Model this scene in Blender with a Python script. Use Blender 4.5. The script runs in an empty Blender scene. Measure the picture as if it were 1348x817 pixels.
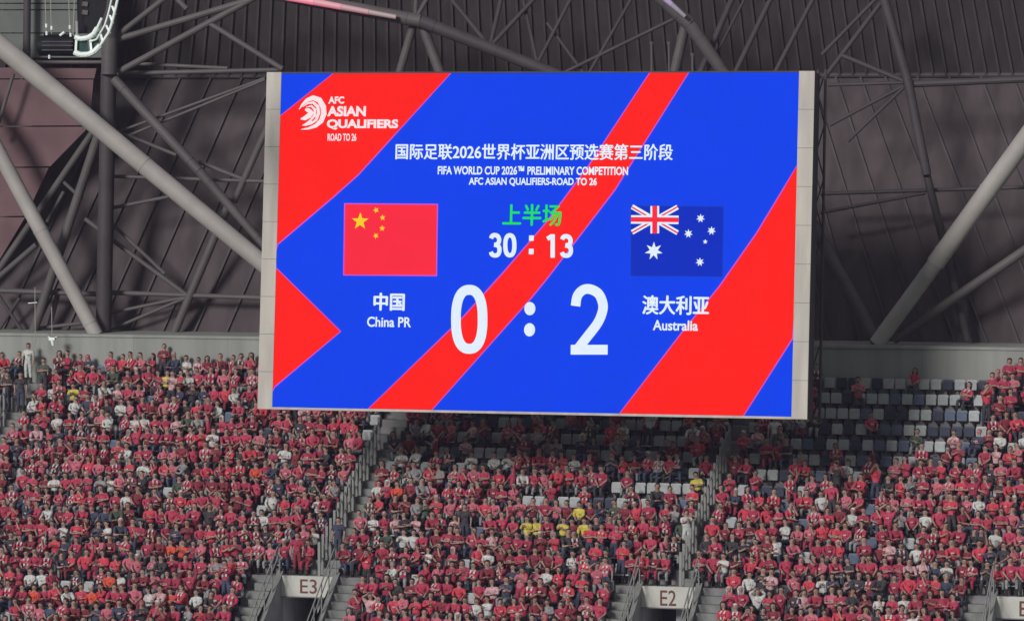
import bpy, bmesh, math, random
import numpy as np
from mathutils import Vector, Matrix
R = math.radians
rnd = random.Random(12)
sc = bpy.context.scene
col = sc.collection

# ------------------------------------------------------------------ camera
FPX = 5700.0; YAW = R(15.0); PITCH = R(2.68); CAM = Vector((44.0, 0.0, 36.0))
cd = bpy.data.cameras.new('camera'); cam = bpy.data.objects.new('camera', cd); col.objects.link(cam)
cd.sensor_width = 36.0; cd.lens = FPX / 1348.0 * 36.0; cd.clip_start = 0.5; cd.clip_end = 3000
cam.location = CAM; cam.rotation_euler = (math.pi / 2 - PITCH, 0, YAW)
sc.camera = cam
sc.render.resolution_x = 1024; sc.render.resolution_y = 620

# ------------------------------------------------------------------ light
SUN_DX, SUN_DZ = 0.31, -0.40           # travel of the floodlight per metre towards the stand
w = bpy.data.worlds.new('World'); sc.world = w; w.use_nodes = True
w.node_tree.nodes['Background'].inputs[0].default_value = (0.60, 0.62, 0.66, 1)
w.node_tree.nodes['Background'].inputs[1].default_value = 0.52
sl = bpy.data.lights.new('floodlight', 'SUN'); sun = bpy.data.objects.new('floodlight', sl); col.objects.link(sun)
sl.energy = 3.1; sl.angle = R(13); sl.color = (1.0, 0.97, 0.93)
sun.rotation_euler = Vector((SUN_DX, 1.0, SUN_DZ)).to_track_quat('-Z', 'Y').to_euler()
sun.location = (0, 60, 70)
sc.view_settings.view_transform = 'Standard'; sc.view_settings.look = 'None'
sc.view_settings.exposure = 0.0; sc.view_settings.gamma = 1.0
sc.cycles.max_bounces = 6; sc.cycles.diffuse_bounces = 3; sc.cycles.volume_bounces = 0

# ------------------------------------------------------------------ pixel <-> place
_cy, _sy, _cp, _sp = math.cos(YAW), math.sin(YAW), math.cos(PITCH), math.sin(PITCH)
FWD = Vector((-_sy * _cp, _cy * _cp, -_sp)); RGT = Vector((_cy, _sy, 0)); UPV = RGT.cross(FWD)
def ray(px, py): return FWD + RGT * ((px - 674.0) / FPX) - UPV * ((py - 408.5) / FPX)
def at_depth(px, py, d): return CAM + ray(px, py) * d
def at_y(px, py, y):
    r = ray(px, py); return CAM + r * ((y - CAM.y) / r.y)
def on_plane(px, py, p0, n):
    r = ray(px, py); return CAM + r * ((p0 - CAM).dot(n) / r.dot(n))
def proj(p):
    v = p - CAM; d = v.dot(FWD)
    return 674.0 + FPX * v.dot(RGT) / d, 408.5 - FPX * v.dot(UPV) / d

# ------------------------------------------------------------------ materials
def node_mat(name):
    m = bpy.data.materials.new(name); m.use_nodes = True
    return m, m.node_tree, m.node_tree.nodes['Principled BSDF']
def surf(name, c, rough=0.7, metal=0.0, var=0.25, scale=2.0, bump=0.0, streak=False, spec=0.3):
    m, nt, b = node_mat(name); b.inputs['Specular IOR Level'].default_value = spec
    b.inputs['Roughness'].default_value = rough; b.inputs['Metallic'].default_value = metal
    tc = nt.nodes.new('ShaderNodeNewGeometry'); mp = nt.nodes.new('ShaderNodeMapping')
    nt.links.new(tc.outputs['Position'], mp.inputs['Vector'])
    if streak: mp.inputs['Scale'].default_value = (3.0, 3.0, 0.25)
    n = nt.nodes.new('ShaderNodeTexNoise'); n.inputs['Scale'].default_value = scale; n.inputs['Detail'].default_value = 5
    nt.links.new(mp.outputs[0], n.inputs['Vector'])
    r = nt.nodes.new('ShaderNodeMapRange'); r.inputs[1].default_value = 0.3; r.inputs[2].default_value = 0.7
    r.inputs[3].default_value = 1 - var; r.inputs[4].default_value = 1 + var
    nt.links.new(n.outputs['Fac'], r.inputs[0])
    mx = nt.nodes.new('ShaderNodeVectorMath'); mx.operation = 'SCALE'; mx.inputs[0].default_value = c[:3]
    nt.links.new(r.outputs[0], mx.inputs['Scale']); nt.links.new(mx.outputs[0], b.inputs['Base Color'])
    if bump:
        bp = nt.nodes.new('ShaderNodeBump'); bp.inputs['Strength'].default_value = bump; bp.inputs['Distance'].default_value = 0.03
        nt.links.new(n.outputs['Fac'], bp.inputs['Height']); nt.links.new(bp.outputs[0], b.inputs['Normal'])
    return m
def lin(c): return tuple(((v / 255 + 0.055) / 1.055) ** 2.4 if v > 10 else v / 255 / 12.92 for v in c)
GAIN = 1.05
def led(name, rgb, g=1.0):
    m, nt, b = node_mat(name); c = lin(rgb)
    b.inputs['Base Color'].default_value = (0.003, 0.003, 0.003, 1); b.inputs['Roughness'].default_value = 0.6
    b.inputs['Specular IOR Level'].default_value = 0.0
    # faint differences between the LED cabinets
    tc = nt.nodes.new('ShaderNodeNewGeometry')
    sn = nt.nodes.new('ShaderNodeVectorMath'); sn.operation = 'SNAP'; sn.inputs[1].default_value = (0.96, 0.96, 0.96)
    nt.links.new(tc.outputs['Position'], sn.inputs[0])
    wn = nt.nodes.new('ShaderNodeTexWhiteNoise'); nt.links.new(sn.outputs[0], wn.inputs['Vector'])
    r = nt.nodes.new('ShaderNodeMapRange'); r.inputs[3].default_value = 0.975 * g * GAIN; r.inputs[4].default_value = 1.015 * g * GAIN
    nt.links.new(wn.outputs['Value'], r.inputs[0]); nt.links.new(r.outputs[0], b.inputs['Emission Strength'])
    b.inputs['Emission Color'].default_value = (*c, 1)
    return m
M = {
 'concrete': surf('concrete', (0.17, 0.165, 0.17), 0.9, var=0.22, scale=1.3, bump=0.2),
 'stair': surf('stair_concrete', (0.18, 0.187, 0.18), 0.9, var=0.18, scale=2.2, bump=0.2),
 'wall': surf('painted_wall', (0.245, 0.252, 0.238), 0.85, var=0.13, scale=0.6, streak=True),
 'sign': surf('sign_face', (0.44, 0.44, 0.405), 0.6, var=0.1, scale=1.2),
 'sign_red': surf('sign_lettering', (0.12, 0.035, 0.03), 0.6, var=0.15, scale=4),
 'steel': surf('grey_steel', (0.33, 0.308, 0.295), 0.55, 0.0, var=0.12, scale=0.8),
 'steel_mid': surf('mid_grey_steel', (0.088, 0.077, 0.079), 0.6, 0.0, var=0.15, scale=0.9),  # steel in a darker grey than the pale tubes
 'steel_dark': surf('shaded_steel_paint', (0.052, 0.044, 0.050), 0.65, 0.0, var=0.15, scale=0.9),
 'deck': surf('roof_deck', (0.048, 0.040, 0.043), 0.75, 0.1, var=0.25, scale=0.6, streak=True),
 'deck_low': surf('roof_cladding', (0.058, 0.045, 0.049), 0.75, 0.1, var=0.3, scale=0.5, streak=True),
 'rib': surf('roof_rib', (0.060, 0.051, 0.054), 0.7, 0.1, var=0.2, scale=1.5),
 'red_panel': surf('brown_panel', (0.130, 0.074, 0.083), 0.75, var=0.18, scale=0.7),
 'green_panel': surf('grey_green_panel', (0.115, 0.125, 0.12), 0.75, var=0.15, scale=0.7),
 'frame': surf('screen_frame', (0.42, 0.39, 0.355), 0.6, var=0.14, scale=0.9, streak=True),
 'frame_dark': surf('screen_back', (0.05, 0.05, 0.055), 0.7, var=0.2, scale=1),
 'rail': surf('galvanised_rail', (0.21, 0.215, 0.21), 0.5, 0.0, var=0.15, scale=4),
 'black': surf('black_metal', (0.010, 0.010, 0.013), 0.6, var=0.2, scale=4, spec=0.12),
 'blackline': surf('dark_grille', (0.045, 0.045, 0.06), 0.6, var=0.2, scale=4),
 'white_metal': surf('white_enamel', (0.75, 0.82, 0.80), 0.35, var=0.1, scale=3),
 'glassgreen': surf('green_glass', (0.02, 0.06, 0.055), 0.2, var=0.3, scale=6),
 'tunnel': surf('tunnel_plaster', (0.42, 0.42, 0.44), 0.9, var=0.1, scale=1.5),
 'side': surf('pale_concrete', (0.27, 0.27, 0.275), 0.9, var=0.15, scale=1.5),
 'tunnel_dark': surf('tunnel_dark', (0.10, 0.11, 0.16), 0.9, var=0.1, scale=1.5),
 'grass': surf('pitch_grass', (0.035, 0.09, 0.02), 0.9, var=0.2, scale=3),
 'seat_white': surf('seat_light_grey', (0.34, 0.36, 0.37), 0.45, var=0.12, scale=5),
 'seat_blue': surf('seat_slate_blue', (0.085, 0.11, 0.17), 0.45, var=0.12, scale=5),
 'seat_navy': surf('seat_navy', (0.03, 0.037, 0.065), 0.45, var=0.12, scale=5),
 'led_base': led('led_blue', (0, 64, 234)), 'led_red': led('led_red', (255, 30, 22)),
 'led_edge': led('led_edge', (205, 84, 214)), 'led_white': led('led_white', (226, 240, 255)),
 'led_green': led('led_green', (20, 222, 84)), 'led_flag': led('led_flag_red', (250, 40, 62)),
 'led_gold': led('led_gold', (250, 208, 32)), 'led_navy': led('led_flag_blue', (0, 44, 190)),
 'led_navyline': led('led_flag_line', (20, 70, 170)), 'led_logo': led('led_logo', (255, 228, 232)),
}
def cloth(name, c): return surf(name, c, 0.9, var=0.35, scale=9.0)
SH = {
 'red': cloth('red_cloth', (0.37, 0.044, 0.085)), 'crimson': cloth('crimson_cloth', (0.29, 0.034, 0.067)),
 'rose': cloth('rose_cloth', (0.42, 0.11, 0.15)), 'scarlet': cloth('scarlet_cloth', (0.46, 0.048, 0.075)),
 'maroon': cloth('maroon_cloth', (0.18, 0.03, 0.045)), 'orange': cloth('orange_cloth', (0.50, 0.075, 0.045)),
 'white': cloth('white_cloth', (0.44, 0.45, 0.44)), 'grey': cloth('grey_cloth', (0.22, 0.22, 0.23)),
 'black': cloth('black_cloth', (0.045, 0.042, 0.050)), 'navy': cloth('navy_cloth', (0.045, 0.052, 0.085)),
 'yellow': cloth('yellow_cloth', (0.50, 0.42, 0.08)), 'green': cloth('olive_cloth', (0.06, 0.08, 0.06)),
 'pink': cloth('pale_pink_cloth', (0.46, 0.28, 0.30)), 'denim': cloth('denim_cloth', (0.05, 0.07, 0.12)),
}
SKIN = [surf('skin_light', (0.33, 0.20, 0.165), 0.6, var=0.08, scale=8), surf('skin_tan', (0.29, 0.165, 0.13), 0.6, var=0.08, scale=8)]
HAIR = surf('black_hair', (0.022, 0.018, 0.018), 0.6, var=0.3, scale=30)
FEAT = surf('eye_and_lip', (0.03, 0.015, 0.015), 0.5, var=0.1)
SHOE = {'w': surf('white_shoe', (0.6, 0.6, 0.6), 0.6), 'b': surf('black_shoe', (0.02, 0.02, 0.02), 0.6)}

# ------------------------------------------------------------------ mesh helpers
class MB:
    def __init__(s): s.v = []; s.f = []; s.m = []
    def quad(s, a, b, c, d, mi=0):
        n = len(s.v); s.v += [tuple(a), tuple(b), tuple(c), tuple(d)]; s.f.append((n, n+1, n+2, n+3)); s.m.append(mi)
    def poly(s, pts, mi=0):
        n = len(s.v); s.v += [tuple(p) for p in pts]; s.f.append(tuple(range(n, n+len(pts)))); s.m.append(mi)
    def box(s, x0, x1, y0, y1, z0, z1, mi=0):
        s.hexa([(x0,y0,z0),(x1,y0,z0),(x1,y1,z0),(x0,y1,z0)], [(x0,y0,z1),(x1,y0,z1),(x1,y1,z1),(x0,y1,z1)], mi)
    def hexa(s, lo, hi, mi=0):
        s.prism(lo, hi, mi)
    def prism(s, lo, hi, mi=0):
        n = len(s.v); k = len(lo); s.v += [tuple(p) for p in lo] + [tuple(p) for p in hi]
        s.f.append(tuple(n + i for i in reversed(range(k)))); s.f.append(tuple(n + k + i for i in range(k))); s.m += [mi, mi]
        for i in range(k):
            j = (i + 1) % k; s.f.append((n+i, n+j, n+k+j, n+k+i)); s.m.append(mi)
    def tube(s, a, b, r0, r1=None, n=10, mi=0):
        a = Vector(a); b = Vector(b); r1 = r0 if r1 is None else r1
        d = (b - a).normalized(); u = d.orthogonal().normalized(); v = d.cross(u)
        A = [a + (u * math.cos(t) + v * math.sin(t)) * r0 for t in [2*math.pi*i/n for i in range(n)]]
        B = [b + (u * math.cos(t) + v * math.sin(t)) * r1 for t in [2*math.pi*i/n for i in range(n)]]
        s.prism(A, B, mi)
    def path(s, pts, r, n=8, mi=0):
        for a, b in zip(pts, pts[1:]): s.tube(a, b, r, r, n, mi)
    def build(s, name, mats, parent=None, smooth=False, loc=None):
        me = bpy.data.meshes.new(name)
        if loc is not None:
            L = Vector(loc); vv = [tuple(Vector(p) - L) for p in s.v]
        else: vv = s.v
        me.from_pydata(vv, [], s.f)
        mats = mats if isinstance(mats, (list, tuple)) else [mats]
        for m in mats: me.materials.append(m)
        me.polygons.foreach_set('material_index', s.m)
        if smooth: me.shade_smooth()
        me.update()
        o = bpy.data.objects.new(name, me); col.objects.link(o)
        if loc is not None: o.location = loc
        if parent is not None: attach(o, parent)
        return o
def attach(o, parent):
    o.parent = parent
    m = Matrix.Identity(4); p = parent
    while p is not None:
        m = Matrix.LocRotScale(p.location, p.rotation_euler, p.scale) @ m
        if p.parent is not None: m = p.matrix_parent_inverse @ m
        p = p.parent
    o.matrix_parent_inverse = m.inverted()
def round_smooth(o, ang=0.6):
    o.data.shade_smooth()
    try: o.data.set_sharp_from_angle(angle=ang)
    except Exception: pass
    return o
def tag(o, label=None, cat=None, group=None, kind=None):
    if label: o['label'] = label
    if cat: o['category'] = cat
    if group: o['group'] = group
    if kind: o['kind'] = kind
    return o
def empty(name, loc, label, cat, group=None):
    o = bpy.data.objects.new(name, None); col.objects.link(o); o.location = loc; o.empty_display_size = 0.3
    return tag(o, label, cat, group)

# ------------------------------------------------------------------ layout of the stand
PX_M = 33.5
P3 = at_depth(371, 757, FPX / PX_M)            # upper left corner of the E3 sign
Y4, Z4 = P3.y, P3.z
GO, RISE = 0.80, 0.56
TOP = 16
def row_y(r): return Y4 + GO * (r - 4)
def row_z(r): return Z4 + RISE * (r - 4)
def stand_point(px, py, dz=0.0):               # where the ray meets the slope through the step noses
    n = Vector((0, -RISE, GO)).normalized(); return on_plane(px, py, Vector((0, Y4, Z4 + dz)), n)
X0, X1 = -27.0, 25.0
XK = [P3.x - (stand_point(845, 771).x - P3.x) - 2.3, P3.x, stand_point(845, 771).x]
XK.append(XK[2] + (XK[2] - XK[1]) - 0.85)             # left corners of the tunnel openings
NAME = {0: 'E4', 1: 'E3', 2: 'E2', 3: 'E1'}
SIGN_W = 2.15
LEAN = 0.066
def aisle_x(k, r): return XK[k] + 1.52 + LEAN * (r - 4)      # left side of the upper stairs
AW = [0.9, 0.62, 0.36, 0.9]
def in_aisle(k, r, x):
    if r >= 4: return aisle_x(k, r) - 0.30 < x < aisle_x(k, r) + AW[k] + 0.18
    return XK[k] - 1.10 < x < XK[k] + SIGN_W + 1.30
YW = row_y(TOP) + 1.0
ZW = at_y(674, 447.5, YW).z                    # wall top
print('LAYOUT', P3, XK, 'row16', row_y(16), row_z(16), 'wall', YW, ZW, proj(Vector((0, row_y(16), row_z(16)))))

# ------------------------------------------------------------------ ground
g = MB(); g.quad((-900, -900, 0), (900, -900, 0), (900, 900, 0), (-900, 900, 0))
tag(g.build('ground', M['grass']), kind='structure')

# ------------------------------------------------------------------ grandstand
stand = empty('grandstand', (0, Y4, 0), 'stepped concrete upper tier full of spectators below the big screen', 'grandstand')
for r in range(-3, TOP + 1):
    cuts = []
    for k in range(4):
        if r < 4: cuts.append((XK[k] - 1.0, XK[k] + SIGN_W + 1.2))
        else: cuts.append((aisle_x(k, r), aisle_x(k, r) + AW[k]))
    x = X0; segs = []
    for a, b in cuts:
        if a > x: segs.append((x, min(a, X1)))
        x = max(x, b)
    if x < X1: segs.append((x, X1))
    y, z = row_y(r), row_z(r)
    for a, b in segs:
        if b - a < 0.05: continue
        m = MB(); m.box(a, b, y, y + GO + (0.3 if r == TOP else 0.02), z - RISE - 0.10, z)
        m.build('terrace_step', M['concrete'], stand)
def stair_flight(k, r, a, b):
    y, z = row_y(r), row_z(r)
    for h in range(2):
        m = MB(); m.box(a, b, y - 0.40 + h * 0.40, y + 0.02 + h * 0.40, z - RISE - 0.35, z - RISE / 2 * (1 - h))
        m.build('stair_step', M['stair'], stand)
for k in range(4):
    for r in range(-3, TOP + 1):
        if r > 4: stair_flight(k, r, aisle_x(k, r) + 0.004, aisle_x(k, r) + AW[k] - 0.004)
        elif r < 4:
            stair_flight(k, r, XK[k] - 0.998, XK[k] - 0.182)
            stair_flight(k, r, XK[k] + SIGN_W + 0.182, XK[k] + SIGN_W + 1.198)
    y, z = row_y(4), row_z(4)
    m = MB(); m.box(aisle_x(k, 4), aisle_x(k, 4) + AW[k], y, y + 0.4, z - 0.6, z); m.build('landing', M['stair'], stand)
    m = MB(); m.box(XK[k] - 1.0, XK[k] - 0.18, y - .4, y - 0.004, z - 0.9, z - 0.28); m.build('stair_step', M['stair'], stand)
    m = MB(); m.box(XK[k] + SIGN_W + 0.18, XK[k] + SIGN_W + 1.2, y - .4, y - 0.004, z - 0.9, z - 0.28); m.build('stair_step', M['stair'], stand)
m = MB(); m.box(X0, X1, row_y(5), row_y(TOP) + 0.9, 0.0, row_z(-4)); m.build('tier_base', M['concrete'], stand)

# ------------------------------------------------------------------ text helper
def text_mesh(body, bold):
    c = bpy.data.curves.new('lettering', 'FONT'); c.body = body; c.offset = bold; c.resolution_u = 4
    o = bpy.data.objects.new('lettering', c); col.objects.link(o)
    bpy.context.view_layer.update()
    me = bpy.data.meshes.new_from_object(o.evaluated_get(bpy.context.evaluated_depsgraph_get()))
    vs = [tuple(v.co) for v in me.vertices]; fs = [tuple(p.vertices) for p in me.polygons]
    bpy.data.objects.remove(o); bpy.data.curves.remove(c); bpy.data.meshes.remove(me)
    xs = [v[0] for v in vs]; ys = [v[1] for v in vs]
    return vs, fs, min(xs), max(xs), min(ys), max(ys)
def fit_text(body, u0, u1, w0, w1, place, name, mat, parent, bold=0.012):
    if any(ord(ch) > 0x3000 for ch in body):      # dense glyphs: thicken with slightly shifted layers
        vs, fs, a, b, c, d = text_mesh(body, 0.0); m = MB(); e = bold * (w1 - w0) * 1.15
        for k, (ox, oy) in enumerate(((0, 0), (-e, 0), (e, 0), (0, -e * .7), (0, e * .7))):
            n = len(m.v)
            for x, y, z in vs:
                p = place(u0 + e + ox + (x - a) / (b - a) * (u1 - u0 - 2 * e), w0 + e + oy + (y - c) / (d - c) * (w1 - w0 - 2 * e))
                m.v.append((p[0], p[1] - .004 * k, p[2]))
            m.f += [tuple(i + n for i in f) for f in fs]; m.m += [0] * len(fs)
        return m.build(name, mat, parent)
    vs, fs, a, b, c, d = text_mesh(body, bold)
    m = MB(); m.v = [tuple(place(u0 + (x - a) / (b - a) * (u1 - u0), w0 + (y - c) / (d - c) * (w1 - w0))) for x, y, z in vs]
    m.f = fs; m.m = [0] * len(fs)
    return m.build(name, mat, parent)

# ------------------------------------------------------------------ tunnel entrances
for k in range(1, 4):
    x0 = XK[k]; x1 = x0 + SIGN_W; y = row_y(4); z = row_z(4); zs = z - 0.79; zf = zs - 2.1
    t = empty('tunnel_entrance', (x0, y, zf), {1: 'concrete tunnel entrance under the pale E3 sign, between two stairs',
              2: 'concrete tunnel entrance under the pale E2 sign, right of centre', 3: 'tunnel entrance at right edge of photo with sign showing only an E'}[k], 'stadium entrance', 'tunnel entrances in the stand')
    m = MB(); m.box(x0, x1, y - 0.10, y + 0.12, zs, z + 0.02); s = m.build('sign_board', M['sign'], t)
    m = MB(); m.box(x0 - 0.02, x1 + 0.02, y - 0.13, y + 0.13, zs - 0.04, zs - 0.002); m.build('lintel', M['concrete'], t)
    sy = y - 0.112
    if k == 1: q = [(395, 761.5), (417, 781)]
    elif k == 2: q = [(869, 776), (890, 797)]
    else: q = [(1342, 790.5), (1361, 811)]
    a = at_y(q[0][0], q[0][1], sy); b = at_y(q[1][0], q[1][1], sy)
    fit_text(NAME[k], a.x, b.x, b.z, a.z, lambda u, w: (u, sy, w), 'lettering', M['sign_red'], s, 0.004)
    # ceiling slab, side walls, back wall with a dark doorway
    m = MB(); m.box(x0, x1, y + 0.13, y + 4.0, zs - 0.02, z - RISE - 0.12); m.build('ceiling_slab', M['tunnel'], t)
    m = MB(); m.box(x0 - 0.18, x0 - 0.002, y + 0.14, y + 4.0, zf, z - RISE - 0.12); m.build('inner_wall', M['tunnel'], t)
    m = MB(); m.box(x1 + 0.002, x1 + 0.18, y + 0.14, y + 4.0, zf, z - RISE - 0.12); m.build('inner_wall', M['tunnel'], t)
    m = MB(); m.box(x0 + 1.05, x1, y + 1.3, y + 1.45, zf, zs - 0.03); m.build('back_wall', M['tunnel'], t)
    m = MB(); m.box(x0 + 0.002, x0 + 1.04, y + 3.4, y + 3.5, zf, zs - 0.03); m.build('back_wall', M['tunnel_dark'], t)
    m = MB(); m.box(x0 - 1.0, x1 + 1.2, y - 7, y + 3.9, zf - 0.2, zf - 0.005); m.build('floor_slab', M['tunnel'], t)
    # sloping parapets either side of the opening
    for xa, xb in ((x0 - 0.18, x0 - 0.003), (x1 + 0.003, x1 + 0.18)):
        m = MB(); L = 5.2; zt = z + 0.10; ze = zt - RISE / GO * L
        m.prism([(xa, y - L, zf), (xb, y - L, zf), (xb, y - L, ze), (xa, y - L, ze)], [(xa, y + 0.10, zf), (xb, y + 0.10, zf), (xb, y + 0.10, zt), (xa, y + 0.10, zt)])
        m.build('side_wall', M['side'], t)
        m = MB(); m.prism([(xa - .03, y - L, ze + .003), (xb + .03, y - L, ze + .003), (xb + .03, y - L, ze + 0.07), (xa - .03, y - L, ze + 0.07)],
                          [(xa - .03, y + 0.10, zt + .003), (xb + .03, y + 0.10, zt + .003), (xb + .03, y + 0.10, zt + 0.07), (xa - .03, y + 0.10, zt + 0.07)])
        m.build('coping', M['stair'], t)
    for side, xc in (('left', x0 - 0.09), ('right', x1 + 0.09)):
        h = empty('handrail', (xc, y, z), f'sloping steel handrail on the {side} wall of the ' + {1: 'E3', 2: 'E2', 3: 'right edge'}[k] + ' tunnel entrance', 'handrail', 'handrails at the tunnel entrances')
        S = RISE / GO
        for hh, nm in ((1.05, 'top_rail'), (0.62, 'middle_rail')):
            m = MB(); m.path([(xc, y + 0.05, z + hh + 0.1), (xc, y - 0.25, z + hh + 0.1), (xc, y - 5.0, z + hh + 0.1 - S * 4.75)], 0.028, 8); round_smooth(m.build(nm, M['rail'], h))
        for q in range(6):
            yy = y - 0.02 - q * 0.95; top = z + 1.15 - (S * (y - 0.25 - yy) if q else 0)
            m = MB(); m.tube((xc, yy, z + 0.17 - S * (y + 0.1 - yy)), (xc, yy, top), 0.026, n=8); round_smooth(m.build('post', M['rail'], h))

# railings along the upper stairs
for k in range(0, 4):
    if k == 3: continue
    nm = {0: 'left edge stairs', 1: 'stairs above the E3 sign', 2: 'stairs above the E2 sign'}[k]
    h = empty('stair_railing', (aisle_x(k, 4), row_y(4), row_z(4)), f'grey steel railing of upright bars along the {nm}', 'railing', 'railings beside the stairs')
    pa = []; step = 0.5
    n = 0
    r = 4.15
    while r < (12.2 if k else 14):
        x = aisle_x(k, r) - 0.06; y = row_y(r) + 0.1; z = row_z(int(r)) 
        hh = 1.35
        zt = row_z(r) + hh - 0.1
        m = MB(); m.box(x - 0.05, x + 0.05, y - 0.03, y + 0.03, z, zt); m.build('upright_bar', M['rail'], h)
        pa.append((x, y, zt)); r += step; n += 1
    m = MB(); m.path([(p[0], p[1], row_z(4 + (p[1] - 0.1 - Y4) / GO) + 1.05) for p in pa[4:]], 0.025, 6); m.build('top_rail', M['rail'], h)
    m = MB(); m.path([(p[0], p[1], row_z(4 + (p[1] - 0.1 - Y4) / GO) + 0.35) for p in pa], 0.02, 6); m.build('lower_rail', M['rail'], h)

# ------------------------------------------------------------------ back wall
wallo = empty('back_wall', (0, YW, row_z(TOP)), 'long pale grey wall behind the top row of the stand', 'wall')
x = X0
while x < X1 - 0.1:
    x2 = min(x + 4.2, X1)
    m = MB(); m.box(x, x2 - 0.006, YW, YW + 0.3, row_z(TOP) - 0.5, ZW - 0.12)
    m.build('wall_panel', M['wall'], wallo); x = x2
m = MB(); m.box(X0, X1, YW - 0.06, YW + 3.6, ZW - 0.118, ZW); m.build('coping', M['wall'], wallo)

# ------------------------------------------------------------------ roof
roof = empty('stadium_roof', (0, YW + 5, ZW), 'dark ribbed metal roof and cladding behind the steel tubes', 'roof')
YA0, YA1, YB1 = YW + 3.0, YW + 7.0, YW + 3.2
def lerp(a, b, t): return a + (b - a) * t
def interp(x, xs, ys): return float(np.interp(x, xs, ys))
ZA0 = ZW - 0.3; ZA1 = at_y(674, 100, YA1).z; ZB1 = at_y(674, -150, YB1).z
def roofA(px, t):      # px = column where the seam meets the wall top, t = 0..1 up the cladding
    lean = interp(px, [0, 350, 1150, 1300], [0.45, 0.42, -0.30, -0.40])
    yy = lerp(447, 100, t)
    return at_y(px + lean * (447 - yy), yy, lerp(YA0, YA1, t)), t
def pA(px, t):
    p, _ = roofA(px, t); return Vector((p.x, lerp(YA0, YA1, t), lerp(ZA0, ZA1, t)))
def pB(px, t):
    lean = interp(px, [100, 330, 520, 1000, 1350], [0.20, 0.05, -0.02, -0.12, -0.20])
    yy = lerp(100, -150, t); p = at_y(px + lean * (100 - yy), yy, lerp(YA1, YB1, t))
    return Vector((p.x, lerp(YA1, YB1, t), lerp(ZA1, ZB1, t)))
def clad(fn, xs, mat, ribw, proud, tilt):
    for a, b in zip(xs, xs[1:]):
        q = [fn(a, 0), fn(b, 0), fn(b, 1), fn(a, 1)]
        n = (q[1] - q[0]).cross(q[3] - q[0]).normalized()
        if n.y > 0: n = -n
        back = [p - n * 0.08 for p in q]
        # the sheet is slightly folded so each panel catches the light differently
        m = MB(); f = [q[0] + n * tilt, q[1], q[2], q[3] + n * tilt]
        m.prism(back, f); m.build('roof_panel', mat, roof)
        d = (q[1] - q[0]).normalized() * ribw
        m = MB(); m.prism([q[0] + n * .002, q[0] + d + n * .002, q[3] + d + n * .002, q[3] + n * .002], [p + n * proud for p in (q[0], q[0] + d, q[3] + d, q[3])])
        m.build('rib', M['rib'], roof)
clad(pA, [-420 + 42 * i for i in range(54)], M['deck_low'], 0.09, 0.12, 0.0)
clad(pB, [-120 + 17.5 * i for i in range(92)], M['deck'], 0.10, 0.16, 0.08)
m = MB(); m.tube((X0 - 8, YA1 - 0.05, ZA1), (X1 + 8, YA1 - 0.05, ZA1), 0.12, n=10); round_smooth(m.build('fold_beam', M['steel_dark'], roof))
m = MB(); m.box(X0 - 12, X1 + 12, YB1 - 0.2, YA1 + 2, ZB1 - 0.01, ZB1 + 0.2); m.build('roof_top', M['deck'], roof)

# cladding of the neighbouring roof petal at the far left
def petal(name, lab, polys, mat, y):
    t = empty(name, at_y(polys[0][0][0], polys[0][0][1], y), lab, 'roof panel', 'flat petals of the roof at far left')
    for pl in polys:
        a = [at_y(p[0], p[1], y) for p in pl]; m = MB(); m.prism([p + Vector((0, .12, 0)) for p in a], a); m.build('cladding_panel', mat, t)
petal('cladding_petal', 'reddish brown cladding with level seams between steel tubes, far left', [
    [(-30, 89), (127, 90), (124, 103.5), (-30, 103)], [(-30, 105), (123, 105), (118, 165), (-30, 166)],
    [(-30, 167.5), (117, 167), (66, 219), (-30, 220)], [(-30, 221.5), (64, 221), (34, 284), (-30, 285)], [(-30, 286.5), (33, 286), (-30, 390)]], M['red_panel'], YW + 2.9)
petal('cladding_petal', 'grey green cladding with level seams behind hanging equipment, top left corner', [
    [(-30, -60), (134, -60), (134, 4), (-30, 4)], [(-30, 5.5), (134, 5.5), (134, 12.5), (-30, 12.5)], [(-30, 14), (134, 14), (134, 43), (-30, 43)],
    [(-30, 44.5), (134, 44.5), (134, 76), (-30, 76)]], M['green_panel'], YW + 2.9)

# steel tubes: (x0,y0,x1,y1,width px,layer depth,material)
def truss(label, tubes, group='steel roof trusses'):
    a = tubes[0]; base = at_y(a[0], a[1], YW + 1.0)
    t = empty('roof_truss', base, label, 'steel truss', group)
    for i, (x0, y0, x1, y1, wd, dep, mt) in enumerate(tubes):
        d2 = dep if not isinstance(dep, tuple) else dep[1]; d1 = dep if not isinstance(dep, tuple) else dep[0]
        p = at_y(x0, y0, YW + d1); q = at_y(x1, y1, YW + d2)
        w2 = wd if not isinstance(wd, tuple) else wd[1]; w1 = wd if not isinstance(wd, tuple) else wd[0]
        s = 0.5 / 31.0
        m = MB(); m.tube(p, q, w1 * s, w2 * s, n=20 if w1 > 9 else 10)
        round_smooth(m.build('tube' if w1 > 9 else 'brace', M[mt], t))
        if w1 > 9:      # bolted flange rings near the ends and along long tubes
            L_ = (q - p).length
            for f_ in ([.6 / L_, 1 - .6 / L_] + ([.5] if L_ > 6 else [])):
                c_ = p.lerp(q, f_); dd_ = (q - p).normalized() * .035; rr_ = lerp(w1, w2, f_) * s
                m = MB(); m.tube(c_ - dd_, c_ + dd_, rr_ + .018, n=20); round_smooth(m.build('flange', M[mt], t))
A_, B_, C_ = 0.7, 1.6, 2.4
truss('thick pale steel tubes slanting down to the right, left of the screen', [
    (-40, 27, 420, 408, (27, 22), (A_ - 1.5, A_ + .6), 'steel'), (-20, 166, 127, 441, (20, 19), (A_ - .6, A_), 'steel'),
    (-60, 95, -20, 166, 20, (A_, A_ - .6), 'steel')])
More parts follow.
